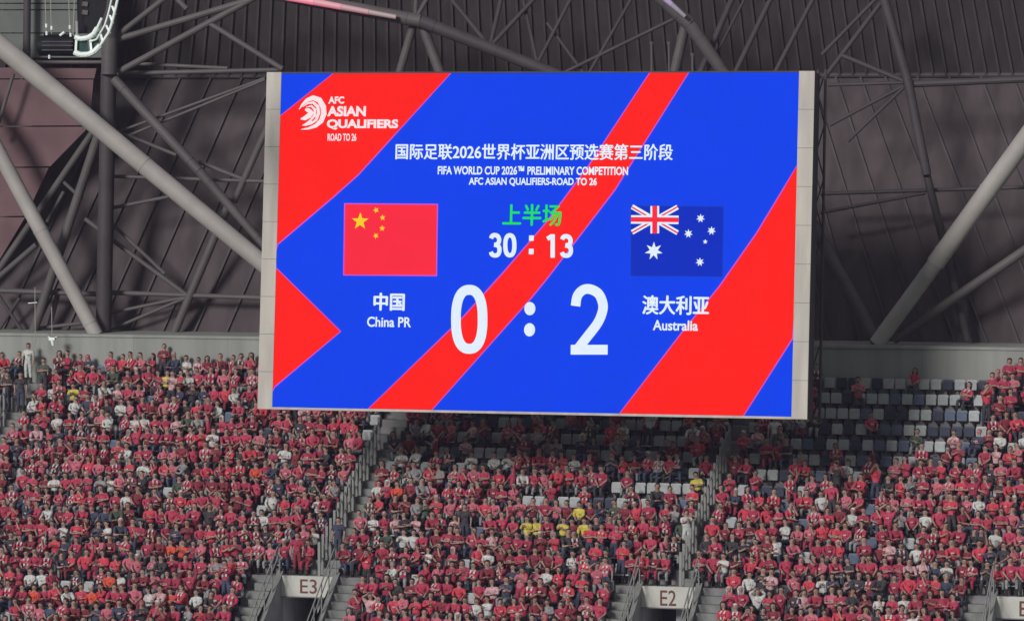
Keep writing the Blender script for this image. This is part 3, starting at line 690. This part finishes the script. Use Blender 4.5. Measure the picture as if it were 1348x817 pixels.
def make_body(pose, female=False):
    sk = skeleton(pose); idx = {s[0]: i for i, s in enumerate(sk)}
    me = bpy.data.meshes.new('sk'); me.from_pydata([s[2] for s in sk], [(idx[s[1]], i) for i, s in enumerate(sk) if s[1]], [])
    o = bpy.data.objects.new('sk', me); col.objects.link(o)
    md = o.modifiers.new('skin', 'SKIN'); md.use_smooth_shade = True; md.branch_smoothing = 0.6
    for i, s in enumerate(sk):
        v = me.skin_vertices[0].data[i]; r = s[3]
        if female and s[4] == 'shirt': r *= .9
        v.radius = (r, r); v.use_root = (i == 0)
    sd = o.modifiers.new('sub', 'SUBSURF'); sd.levels = 1; sd.render_levels = 1
    bpy.context.view_layer.update()
    ev = bpy.data.meshes.new_from_object(o.evaluated_get(bpy.context.evaluated_depsgraph_get()))
    V = [Vector(v.co) for v in ev.vertices]; F = [tuple(p.vertices) for p in ev.polygons]
    bpy.data.objects.remove(o)
    hd = Vector(sk[idx['head']][2])
    bones = [(Vector(sk[idx[s[1]]][2]), Vector(s[2]), s[4], (s[3] + sk[idx[s[1]]][3]) / 2) for s in sk if s[1]]
    FM = []
    for f in F:
        c = sum((V[i] for i in f), Vector()) / len(f); best = 1e9; bt = 'skin'
        for a, b_, t, r in bones:
            ab = b_ - a; q = max(0, min(1, (c - a).dot(ab) / ab.length_squared)); d = (c - (a + ab * q)).length / r
            if d < best: best = d; bt = t; bq = q
        if bt == 'head': t = 'hair' if (c.z > hd.z + .082 or (c.y > hd.y - .005 and c.z > hd.z - .07) or (abs(c.x) > .07 and c.z > hd.z + .04 and c.y > hd.y - .03)) else 'skin'
        elif bt in ('hand', 'skin'): t = 'skin'
        elif bt == 'forearm': t = 'forearm' if bq < .85 else 'skin'
        elif bt == 'sleeve': t = 'shirt' if bq < .7 else 'forearm'
        else: t = bt
        if bt == 'skin' and c.z < hd.z - .155: t = 'shirt'
        if t == 'shirt' and pose.startswith('stand') and c.z < 0.95 and abs(c.x) < .19: t = 'trousers'
        FM.append(SLOT[t])
    V = [tuple(v) for v in V]
    def add(vs, fs, sl_):
        n = len(V); V.extend(tuple(v) for v in vs)
        for f in fs: F.append(tuple(n + i for i in f)); FM.append(SLOT[sl_])
    BOXF = [(0,1,2,3),(7,6,5,4),(0,4,5,1),(1,5,6,2),(2,6,7,3),(3,7,4,0)]
    def bx(c, h, sl_):
        x, y, z = c; a, b_, d = h
        add([(x-a,y-b_,z-d),(x-a,y+b_,z-d),(x+a,y+b_,z-d),(x+a,y-b_,z-d),(x-a,y-b_,z+d),(x-a,y+b_,z+d),(x+a,y+b_,z+d),(x+a,y-b_,z+d)], BOXF, sl_)
    fy = hd.y - .094
    add([(hd.x - .014, fy + .006, hd.z - .012), (hd.x + .014, fy + .006, hd.z - .012), (hd.x, fy + .004, hd.z + .035), (hd.x, fy - .022, hd.z - .008)], [(0,1,3),(1,2,3),(2,0,3)], 'skin')
    for s in (-1, 1):
        bx((hd.x + s * .032, fy + .006, hd.z + .032), (.013, .006, .006), 'feature')
        bx((hd.x + s * .100, hd.y + .005, hd.z + .02), (.009, .016, .026), 'skin')
    bx((hd.x, fy + .012, hd.z - .036), (.022, .007, .005), 'feature')
    for sfx in 'LR':   # four fingers and a thumb
        w_ = Vector(sk[idx['wrist' + sfx]][2]); p_ = Vector(sk[idx['palm' + sfx]][2]); d = (p_ - w_).normalized(); sd_ = d.cross(Vector((0, 0, 1)))
        if sd_.length < .1: sd_ = Vector((1, 0, 0))
        sd_.normalize(); up = sd_.cross(d)
        for i, (off, ln) in enumerate(((-.027, .055), (-.009, .068), (.009, .062), (.027, .048), (.04, .04))):
            a = p_ + sd_ * off + d * (.02 if i < 4 else -.03); dd = d if i < 4 else (d + sd_ * 1.2).normalized()
            k = a + dd * ln * .55 + up * .0; t_ = k + (dd - up * .7).normalized() * ln * .5; r = .008
            ring = []
            for c_, rr in ((a, r), (k, r), (t_, r * .7)):
                ring += [c_ + sd_ * rr + up * rr, c_ - sd_ * rr + up * rr, c_ - sd_ * rr - up * rr, c_ + sd_ * rr - up * rr]
            fs = [(8, 9, 10, 11)]
            for q in (0, 4):
                for z in range(4): fs.append((q + z, q + (z + 1) % 4, q + 4 + (z + 1) % 4, q + 4 + z))
            add(ring, fs, 'skin')
    if female:   # longer hair falling behind the shoulders
        h = hd
        bx((h.x, h.y + .055, h.z - .06), (.085, .04, .13), 'hair')
        bx((h.x - .08, h.y + .02, h.z - .03), (.022, .045, .12), 'hair'); bx((h.x + .08, h.y + .02, h.z - .03), (.022, .045, .12), 'hair')
    # number printed on the chest
    ch = Vector(sk[idx['chest']][2]); by = ch.y - .172
    add([(-.055, by, ch.z - .075), (.055, by, ch.z - .075), (.055, by + .006, ch.z - .02), (-.055, by + .006, ch.z - .02)], [(0, 1, 2, 3)], 'print')
    return np.array(V, dtype=np.float64), F, np.array(FM), sk, idx
def scarf_geo(sk, idx):
    ch = Vector(sk[idx['chest']][2]); nk = Vector(sk[idx['neck']][2]); m = MB()
    for s in (-1, 1):
        a = nk + Vector((s * .075, -.03, -.02)); b_ = ch + Vector((s * .075, -.150, .02)); c_ = ch + Vector((s * .07, -.150, -.19))
        pts = [a, b_, b_.lerp(c_, .5), c_]; wd = .032
        for i in range(3):
            p, q = pts[i], pts[i + 1]
            m.prism([p + Vector((-wd, 0, 0)), p + Vector((wd, 0, 0)), p + Vector((wd, .02, .0)), p + Vector((-wd, .02, 0))],
                    [q + Vector((-wd, 0, 0)), q + Vector((wd, 0, 0)), q + Vector((wd, .02, .0)), q + Vector((-wd, .02, 0))], i % 2)
    m.prism([nk + Vector((.09 * math.cos(t), .02 + .08 * math.sin(t), -.05)) for t in [math.pi * i / 4 for i in range(8)]],
            [nk + Vector((.075 * math.cos(t), .02 + .07 * math.sin(t), .02)) for t in [math.pi * i / 4 for i in range(8)]])
    return m
POSES = ['sit_lap', 'sit_knees', 'sit_folded', 'sit_clap', 'sit_phone', 'sit_chin', 'sit_raise', 'sit_lean', 'sit_head', 'stand_side', 'stand_folded', 'stand_clap', 'stand_phone']
WORDS = {'sit_lap': 'hands in lap', 'sit_knees': 'hands on knees', 'sit_folded': 'arms folded', 'sit_clap': 'clapping', 'sit_phone': 'one hand up at face',
         'sit_chin': 'hand at chin', 'sit_raise': 'arm raised', 'sit_lean': 'leaning forward', 'sit_head': 'hands on head', 'stand_side': 'standing',
         'stand_folded': 'standing arms folded', 'stand_clap': 'standing clapping', 'stand_phone': 'standing hands at face'}
PROTO = {}
for p in POSES:
    for fe in ((False, True) if p in ('sit_lap', 'sit_folded', 'sit_clap', 'sit_chin') else (False,)):
        PROTO[(p, fe)] = make_body(p, fe)
def sub_mesh(name, V, F, FM, slots, inflate=0.0, mats=1):
    used = [i for i, s in enumerate(FM) if s in slots]; ids = sorted({v for i in used for v in F[i]}); mp = {v: k for k, v in enumerate(ids)}
    me = bpy.data.meshes.new(name); me.from_pydata([tuple(V[i]) for i in ids], [], [tuple(mp[v] for v in F[i]) for i in used])
    me.update()
    if inflate:
        ns = [v.normal.copy() for v in me.vertices]
        for v, n in zip(me.vertices, ns): v.co += n * inflate
    for k, i in enumerate(used): me.polygons[k].material_index = slots.index(FM[i]) if mats > 1 else 0
    me.shade_smooth(); me.update(); return me
MESH = {}
def mesh_for(key, part):
    if (key, part) not in MESH:
        V, F, FM, sk, idx = PROTO[key]
        if part == 'body':
            me = sub_mesh('person', V, F, np.where(FM == 5, 5, np.where(FM == 6, 9, 0)), [0, 5], 0, 2); me.materials.append(SKIN[0]); me.materials.append(FEAT)
        elif part == 'shirt': me = sub_mesh('shirt', V, F, FM, [1, 6], .012, 2); me.materials.append(SH['red']); me.materials.append(SH['pink'])
        elif part == 'long_shirt': me = sub_mesh('shirt', V, F, np.where(FM == 7, 1, FM), [1, 6], .012, 2); me.materials.append(SH['red']); me.materials.append(SH['pink'])
        elif part == 'trousers': me = sub_mesh('trousers', V, F, FM, [2], .012); me.materials.append(SH['black'])
        elif part == 'hair': me = sub_mesh('hair', V, F, FM, [3], .018); me.materials.append(HAIR)
        elif part == 'shoes': me = sub_mesh('shoes', V, F, FM, [4], .008); me.materials.append(SHOE['b'])
        elif part == 'scarf':
            m = scarf_geo(sk, idx); me = bpy.data.meshes.new('scarf'); me.from_pydata(m.v, [], m.f); me.polygons.foreach_set('material_index', m.m)
            me.materials.append(SH['white']); me.materials.append(SH['scarlet']); me.update()
        MESH[(key, part)] = me
    return MESH[(key, part)]
# seats: x positions for each row
SEATS = []
for r in range(-2, TOP + 1):
    x = X0 + 0.3
    edges = sorted([(aisle_x(k, r) - .30, aisle_x(k, r) + AW[k] + .02) if r >= 4 else (XK[k] - 1.05, XK[k] + SIGN_W + 1.25) for k in range(4)])
    lo = X0 + .2
    blocks = []
    for a, b in edges:
        if a > lo: blocks.append((lo, min(a, X1)))
        lo = b
    if lo < X1: blocks.append((lo, X1 - .1))
    for bi, (a, b) in enumerate(blocks):
        n = int((b - a) / 0.48)
        off = (b - a - n * 0.48) / 2
        for i in range(n): SEATS.append(dict(r=r, x=a + off + .24 + .48 * i, b=bi, i=i, n=n, jx=rnd.uniform(-.08, .08), jy=rnd.uniform(-.10, .08), tx=rnd.gauss(0, .07), ty=rnd.gauss(0, .09)))
for s in SEATS:
    s['y'] = row_y(s['r']) + 0.50; s['z'] = row_z(s['r']); s['px'], s['py'] = proj(Vector((s['x'], s['y'], s['z'] + 0.85)))
    s['who'] = None
def empties(px, py):
    if px > 1078 and px < 1298 - max(0, (560 - py)) * .12 and py < 578: return .93
    if px > 1170 and px < 1290 and py < 612: return .62
    if px > 1085 and py < 600: return .5
    if 480 < px < 1085 and py < 600: return .42
    if 690 < px < 940 and py < 655: return .38
    if 950 < px < 1180 and py < 690: return .30
    if 1110 < px < 1200 and py < 745: return .42
    if 490 < px < 690 and py < 660: return .16
    if px < 345 and py > 480 and py < 560: return .04
    return .025
red_pick = ['red'] * 9 + ['crimson'] * 7 + ['scarlet'] * 5 + ['rose'] * 4 + ['maroon'] * 4
def shirt_pick(px, py):
    q = rnd.random(); odd = .17
    if px < 480 and 470 < py < 560: odd = .28
    if 480 < px < 600 and 600 < py < 700: odd = .40
    if 330 < px < 430 and 560 < py < 660: odd = .30
    if 1080 < px < 1200: odd = .24
    if 470 < px < 1085 and py < 605: odd = .5
    if q > odd: return rnd.choice(red_pick)
    return rnd.choice(['white', 'white', 'black', 'black', 'black', 'grey', 'navy', 'navy', 'green', 'pink', 'maroon'])
for s in SEATS:
    if rnd.random() < empties(s['px'], s['py']): continue
    pose = rnd.choice(['sit_lap'] * 4 + ['sit_knees'] * 3 + ['sit_folded'] * 5 + ['sit_clap'] * 4 + ['sit_phone'] * 2 + ['sit_chin'] * 3 + ['sit_raise'] + ['sit_lean'] * 6 + (['sit_head'] if rnd.random() < .5 else []) + (['stand_folded', 'stand_clap', 'stand_phone'] if rnd.random() < .12 else []))
    fe = rnd.random() < .4 and (pose, True) in PROTO
    s['who'] = dict(pose=pose, fe=fe, shirt=shirt_pick(s['px'], s['py']), tr=rnd.choice(['black', 'black', 'navy', 'denim', 'grey', 'maroon', 'grey', 'crimson']),
                    scarf=rnd.random() < .17, skin=rnd.random() < .35, sc=rnd.uniform(.97, 1.17), rot=rnd.gauss(0, .33), dz=0, special=False, num=rnd.random() < .45)
def near(px, py):
    return min(SEATS, key=lambda s: (s['px'] - px) ** 2 + ((s['py'] - py) * 1.2) ** 2 + (1e5 if s.get('used') else 0))
def put(px, py, shirt, pose='sit_lap', tr='black', scarf=False, fe=False):
    s = near(px, py); s['used'] = True
    s['who'] = dict(pose=pose, fe=fe, shirt=shirt, tr=tr, scarf=scarf, skin=False, sc=1.0, rot=rnd.uniform(-.2, .2), dz=0, special=True, num=False)
for a in [(756, 672, 'yellow'), (743, 691, 'yellow'), (769, 691, 'yellow'), (711, 691, 'yellow'), (684, 690, 'yellow'), (924, 637, 'yellow'), (226, 505, 'yellow'),
          (67, 517, 'white'), (89, 524, 'yellow'), (159, 543, 'white'), (69, 556, 'white'), (174, 558, 'white'), (289, 540, 'white'), (243, 485, 'white'), (245, 543, 'black'),
          (180, 617, 'white'), (75, 637, 'white'), (143, 640, 'white'), (127, 637, 'grey'), (169, 659, 'white'), (352, 681, 'white'), (411, 665, 'white'), (411, 703, 'white'),
          (130, 690, 'navy'), (137, 686, 'navy'), (124, 686, 'navy'), (92, 712, 'navy'), (227, 641, 'green'), (226, 777, 'orange'), (149, 759, 'orange'), (52, 779, 'orange'), (120, 782, 'orange'),
          (224, 720, 'orange'), (238, 722, 'orange'), (336, 624, 'orange'), (520, 641, 'orange'), (47, 757, 'white'), (47, 765, 'white'), (164, 773, 'white'), (69, 802, 'denim'), (123, 805, 'navy'),
          (260, 783, 'white'), (497, 643, 'white'), (618, 606, 'white'), (652, 606, 'white'), (668, 607, 'white'), (532, 706, 'white'), (550, 706, 'white'), (640, 733, 'white'), (724, 763, 'white'),
          (523, 765, 'black'), (713, 585, 'grey'), (730, 590, 'grey'), (1104, 620, 'white'), (1076, 660, 'white'), (1127, 680, 'white'), (1075, 764, 'white'), (991, 770, 'white'), (1108, 750, 'black'),
          (1212, 685, 'white'), (1190, 683, 'grey'), (1317, 708, 'white'), (1342, 583, 'white'), (1324, 571, 'white'), (1252, 750, 'white'), (1190, 805, 'white'), (1300, 764, 'black'), (1213, 708, 'crimson')]:
    put(*a, pose=rnd.choice(['sit_lap', 'sit_folded', 'sit_clap', 'sit_knees']))
for a in [(775, 722), (790, 712), (807, 722), (813, 745), (795, 760), (778, 745), (768, 760), (762, 778)]: put(*a, rnd.choice(['red', 'scarlet', 'rose']), 'stand_folded' if rnd.random() < .5 else 'stand_side', 'navy', scarf=rnd.random() < .4)
put(540, 662, 'grey', 'sit_lap', 'navy'); put(1092, 668, 'red', 'stand_side', 'black'); put(613, 692, 'black', 'stand_side', 'navy'); put(979, 600, 'red', 'stand_folded', 'black')
put(712, 582, 'grey', 'stand_folded'); put(1011, 575, 'white', 'stand_side', 'grey')
for a in [(1322, 500), (1340, 500), (1310, 520), (1325, 520), (1342, 522), (1330, 535)]: put(*a, rnd.choice(['red', 'rose', 'crimson']), 'stand_folded', 'black')
for s in SEATS:
    if s['who']:
        s['who']['long'] = rnd.random() < (.30 if s['who']['shirt'] in ('red', 'crimson', 'scarlet', 'rose', 'maroon') else .55)
        s['who']['cap'] = rnd.choice(['white', 'red', 'grey', 'maroon', 'navy', 'pink']) if rnd.random() < .11 else None
# officials and spectators standing at the upper left, on the stairs and by the wall
FREE = []
def free(px, py_feet, r, shirt, tr, pose, label, sc_=1.0, rot=0.0, dz=0.0, half=0.0):
    x = at_y(px, py_feet, row_y(r) + .3).x
    FREE.append(dict(r=r, x=x, y=row_y(r) + .25 + half, z=row_z(r) + dz, label=label, who=dict(pose=pose, fe=False, shirt=shirt, tr=tr, scarf=False, skin=False, sc=sc_, rot=rot, dz=0, special=True, num=False)))
free(10, 520, 14, 'black', 'navy', 'stand_folded', 'official in black jacket with arms folded, leftmost beside the left edge stairs')
free(28, 530, 14, 'black', 'navy', 'stand_side', 'guard in black vest with pale stripe standing at the top of left stairs', rot=.2)
free(38, 500, 16, 'white', 'white', 'stand_side', 'person all in white standing highest at upper left before the wall', 1.0)
free(58, 505, 15, 'green', 'black', 'stand_folded', 'person in dark green top standing right of the guards, upper left')
free(904, 725, 6, 'white', 'white', 'stand_clap', 'person in white leaning at the railing above the E2 sign', rot=.5)
free(392, 752, 4, 'crimson', 'maroon', 'stand_side', 'person in red standing right behind the E3 sign beside the railing')
free(446, 740, 5, 'navy', 'navy', 'stand_side', 'person in navy standing right of the stairs above the E3 sign')

vis = [s for s in SEATS if s['who'] and -6 < s['px'] < 1354 and s['py'] < 828 and not (347 < s['px'] < 1066 and s['py'] < 540)]
for s in vis: s['rank'] = (0 if s['who']['special'] else 1, s['r'], abs(s['px'] - 674))
vis.sort(key=lambda s: s['rank'])
NIND = 288
ind = vis[:NIND]; indset = {id(s) for s in ind}
ORD = ['zeroth', 'first', 'second', 'third', 'fourth', 'fifth', 'sixth', 'seventh', 'eighth', 'ninth', 'tenth', 'eleventh', 'twelfth', 'thirteenth', 'fourteenth', 'fifteenth', 'sixteenth', 'seventeenth', 'eighteenth', 'nineteenth', 'twentieth',
       'twenty-first', 'twenty-second', 'twenty-third', 'twenty-fourth', 'twenty-fifth', 'twenty-sixth', 'twenty-seventh', 'twenty-eighth', 'twenty-ninth', 'thirtieth', 'thirty-first', 'thirty-second', 'thirty-third', 'thirty-fourth', 'thirty-fifth', 'thirty-sixth']
def seat_words(s):
    # blocks: 0 left of the far left stairs, 1 up to E3, 2 up to E2, 3 right of E2
    b, i, n = s['b'], s['i'], s['n']
    if b == 0: side = f"{ORD[n - i]} seat left of far left stairs"
    elif b in (1, 2):
        nm = ('far left', 'E3', 'E2')
        side = f"{ORD[i + 1]} seat right of {nm[b - 1]} stairs" if i < n / 2 else f"{ORD[n - i]} seat left of {nm[b]} stairs"
    else: side = f"{ORD[i + 1]} seat right of E2 stairs"
    r = s['r']
    return side, (f"{ORD[r - 3]} row above sign" if r >= 4 else f"{ORD[4 - r]} row below sign")
def label_for(wh, s):
    a, b = seat_words(s); c = COLW[wh['shirt']]
    for head in (f"fan in {c} shirt and scarf {WORDS[wh['pose']]}" if wh['scarf'] else f"fan in {c} shirt {WORDS[wh['pose']]}",
                 f"fan in {c} shirt and scarf" if wh['scarf'] else f"fan in {c} shirt", f"{c} shirted fan"):
        l = f"{head}, {a}, {b}"
        if len(l.split()) <= 16: return l
    return l
def person(who, x, y, z, label, tilt=(0, 0)):
    key = (who['pose'], who['fe']); o = bpy.data.objects.new('person', mesh_for(key, 'body')); col.objects.link(o)
    o.location = (x, y, z); o.rotation_euler = (tilt[0], tilt[1], who['rot']); o.scale = (who['sc'],) * 3
    tag(o, label, 'person', 'spectators on the stand')
    if who['skin']: o.material_slots[0].link = 'OBJECT'; o.material_slots[0].material = SKIN[1]
    for part in ('shirt', 'trousers', 'hair', 'shoes') + (('scarf',) if who['scarf'] else ()):
        c = bpy.data.objects.new('cap' if part == 'hair' and who.get('cap') else part, mesh_for(key, 'long_shirt' if part == 'shirt' and who.get('long') else part)); col.objects.link(c); c.parent = o
        ms = {'shirt': SH[who['shirt']], 'trousers': SH[who['tr']], 'hair': SH[who['cap']] if who.get('cap') else None}.get(part)
        if ms: c.material_slots[0].link = 'OBJECT'; c.material_slots[0].material = ms
        if part == 'shirt' and not who['num']: c.material_slots[1].link = 'OBJECT'; c.material_slots[1].material = SH[who['shirt']]
    return o
COLW = {'red': 'red', 'crimson': 'crimson', 'scarlet': 'bright red', 'rose': 'pinkish red', 'maroon': 'dark red', 'orange': 'orange', 'white': 'white', 'grey': 'grey', 'black': 'black', 'navy': 'navy', 'green': 'olive', 'pink': 'pale pink', 'yellow': 'yellow', 'denim': 'blue'}
for s in ind:
    person(s['who'], s['x'] + s['jx'] - .5 * math.sin(s['ty']), s['y'] + s['jy'] + .5 * math.sin(s['tx']), s['z'], label_for(s['who'], s), (s['tx'], s['ty']))
for f in FREE: person(f['who'], f['x'], f['y'], f['z'], f['label'])

# the rest of the crowd: one mesh
PAL = [SKIN[0], SKIN[1], HAIR, FEAT, SHOE['b'], SHOE['w']] + list(SH.values()); PN = {m.name: i for i, m in enumerate(PAL)}
shi = {k: PN[m.name] for k, m in SH.items()}
flat = {}
for k, (V, F, FM, sk, idx) in PROTO.items():
    ln = np.array([len(f) for f in F]); fl_ = np.array([i for f in F for i in f]); m = scarf_geo(sk, idx)
    flat[k] = (V, ln, fl_, FM, np.array(m.v), np.array([len(f) for f in m.f]), np.array([i for f in m.f for i in f]), np.array(m.m))
VV = []; LN = []; LI = []; MI = []; off = 0
for s in SEATS:
    if not s['who'] or id(s) in indset or not (-60 < s['px'] < 1400): continue
    wh = s['who']; V, ln, li, FM, sv, sln, sli, sm = flat[(wh['pose'], wh['fe'])]
    sk_ = 1 if wh['skin'] else 0
    lut = np.array([sk_, shi[wh['shirt']], shi[wh['tr']], shi[wh['cap']] if wh.get('cap') else 2, 4, 3, shi['pink'] if wh['num'] else shi[wh['shirt']], shi[wh['shirt']] if wh.get('long') else sk_])
    mi = lut[FM]
    if wh['scarf']:
        V = np.vstack([V, sv]); ln = np.concatenate([ln, sln]); li = np.concatenate([li, sli + len(V) - len(sv)]); mi = np.concatenate([mi, np.where(sm == 0, shi['white'], shi['scarlet'])])
    RM = np.array(Matrix.LocRotScale(None, __import__('mathutils').Euler((s['tx'], s['ty'], wh['rot'])), None).to_3x3())
    W_ = V @ RM.T * wh['sc'] + np.array([s['x'] + s['jx'] - .5 * math.sin(s['ty']), s['y'] + s['jy'] + .5 * math.sin(s['tx']), s['z']])
    VV.append(W_); LN.append(ln); LI.append(li + off); MI.append(mi); off += len(V)
VV = np.vstack(VV); LN = np.concatenate(LN); LI = np.concatenate(LI); MI = np.concatenate(MI)
me = bpy.data.meshes.new('crowd'); me.vertices.add(len(VV)); me.vertices.foreach_set('co', VV.ravel())
me.loops.add(len(LI)); me.loops.foreach_set('vertex_index', LI.astype(np.int32)); me.polygons.add(len(LN))
me.polygons.foreach_set('loop_start', np.concatenate([[0], np.cumsum(LN)[:-1]]).astype(np.int32))
for m_ in PAL: me.materials.append(m_)
me.polygons.foreach_set('material_index', MI.astype(np.int32)); me.update(calc_edges=True); me.shade_smooth(); me.validate()
o = bpy.data.objects.new('crowd', me); col.objects.link(o)
tag(o, 'dense crowd in mostly red shirts filling the upper rows of the stand', 'crowd', kind='stuff')
print('PEOPLE ind', len(ind), 'visible', len(vis), 'faces', len(LN))

# ------------------------------------------------------------------ seats
def seat_parts():
    out = {}
    m = MB(); n = 7; lo = []; hi = []
    # backrest: a gently dished, round shouldered panel
    prof = [(-.20, .34), (.20, .34), (.215, .44), (.215, .70), (.185, .765), (-.185, .765), (-.215, .70), (-.215, .44)]
    m.prism([(x, .20 + .05 * (z - .34) + .25 * x * x * -1, z) for x, z in prof], [(x, .165 + .05 * (z - .34) - .25 * x * x, z) for x, z in prof]); out['backrest'] = m
    m = MB(); prof = [(-.19, .36), (.19, .36), (.20, .42), (.195, .66), (.16, .70), (-.16, .70), (-.195, .66), (-.20, .42)]
    m.prism([(x, .135, z) for x, z in prof], [(x, .095 - .03 * (z - .36), z) for x, z in prof]); out['seat_pan'] = m
    m = MB(); m.box(-.03, .03, .12, .30, .0, .42); m.box(-.16, .16, .10, .16, .30, .345); out['bracket'] = m
    return out
SP = seat_parts(); SMESH = {}
for k, m in SP.items():
    me = bpy.data.meshes.new(k); me.from_pydata(m.v, [], m.f); me.materials.append(M['seat_white'] if k != 'bracket' else M['black']); me.update(); SMESH[k] = me
SCOL = {'w': ('light grey', M['seat_white']), 'b': ('slate blue', M['seat_blue']), 'n': ('dark navy', M['seat_navy'])}
for s in SEATS:
    q = rnd.random()
    if s['px'] < 1150 and s['py'] > 640 and s['px'] > 1040: s['c'] = 'b' if q < .7 else 'w'
    else: s['c'] = 'w' if q < .56 else ('b' if q < .78 else 'n')
es = [s for s in SEATS if not s['who'] and -4 < s['px'] < 1352 and s['py'] < 830 and not (350 < s['px'] < 1064 and s['py'] < 540)]
es.sort(key=lambda s: s['r']); es = es[:290]; eset = {id(s) for s in es}
for s in es:
    cw, mt = SCOL[s['c']]; a, b = seat_words(s)
    t = bpy.data.objects.new('stadium_seat', None); col.objects.link(t); t.location = (s['x'], s['y'], s['z']); t.empty_display_size = .1
    tag(t, f'empty {cw} folding seat, {a}, {b}', 'seat', 'empty seats on the stand')
    for k in ('backrest', 'seat_pan', 'bracket'):
        c = bpy.data.objects.new(k, SMESH[k]); col.objects.link(c); c.parent = t
        if k != 'bracket': c.material_slots[0].link = 'OBJECT'; c.material_slots[0].material = mt
VV = []; LN = []; LI = []; MI = []; off = 0
for s in SEATS:
    if id(s) in eset: continue
    ci = 'wbn'.index(s['c'])
    for k in ('backrest', 'bracket') + (() if s['who'] else ('seat_pan',)):
        m = SP[k]; VV.append(np.array(m.v) + np.array([s['x'], s['y'], s['z']])); LN += [len(f) for f in m.f]; LI.append(np.array([i for f in m.f for i in f]) + off)
        MI += [3 if k == 'bracket' else ci] * len(m.f); off += len(m.v)
    if s['who']:
        m = MB(); m.box(-.2, .2, -.16, .14, .345, .385); VV.append(np.array(m.v) + np.array([s['x'], s['y'], s['z']])); LN += [4] * 6; LI.append(np.array([i for f in m.f for i in f]) + off); MI += [ci] * 6; off += 8
VV = np.vstack(VV); LI = np.concatenate(LI); LN = np.array(LN); MI = np.array(MI)
me = bpy.data.meshes.new('seats'); me.vertices.add(len(VV)); me.vertices.foreach_set('co', VV.ravel())
me.loops.add(len(LI)); me.loops.foreach_set('vertex_index', LI.astype(np.int32)); me.polygons.add(len(LN))
me.polygons.foreach_set('loop_start', np.concatenate([[0], np.cumsum(LN)[:-1]]).astype(np.int32))
for m_ in (M['seat_white'], M['seat_blue'], M['seat_navy'], M['black']): me.materials.append(m_)
me.polygons.foreach_set('material_index', MI.astype(np.int32)); me.update(calc_edges=True); me.validate()
o = bpy.data.objects.new('occupied_seats', me); col.objects.link(o)
tag(o, 'folding seats under and behind the seated spectators', 'seats', kind='stuff')
print('SEATS empty', len(es))

# ------------------------------------------------------------------ haze
HAZE = 0.00035
if HAZE > 0:
    m = MB(); m.box(-60, 60, -6, YW + 14, -1.2, 60); o = m.build('haze', None)
    o.data.materials.clear()
    hm = bpy.data.materials.new('haze'); hm.use_nodes = True; nt = hm.node_tree; nt.nodes.clear()
    out = nt.nodes.new('ShaderNodeOutputMaterial'); pv = nt.nodes.new('ShaderNodeVolumePrincipled')
    pv.inputs['Color'].default_value = (0.56, 0.50, 0.70, 1); pv.inputs['Density'].default_value = HAZE; pv.inputs['Anisotropy'].default_value = 0.3
    nt.links.new(pv.outputs[0], out.inputs['Volume']); o.data.materials.append(hm); tag(o, kind='stuff')
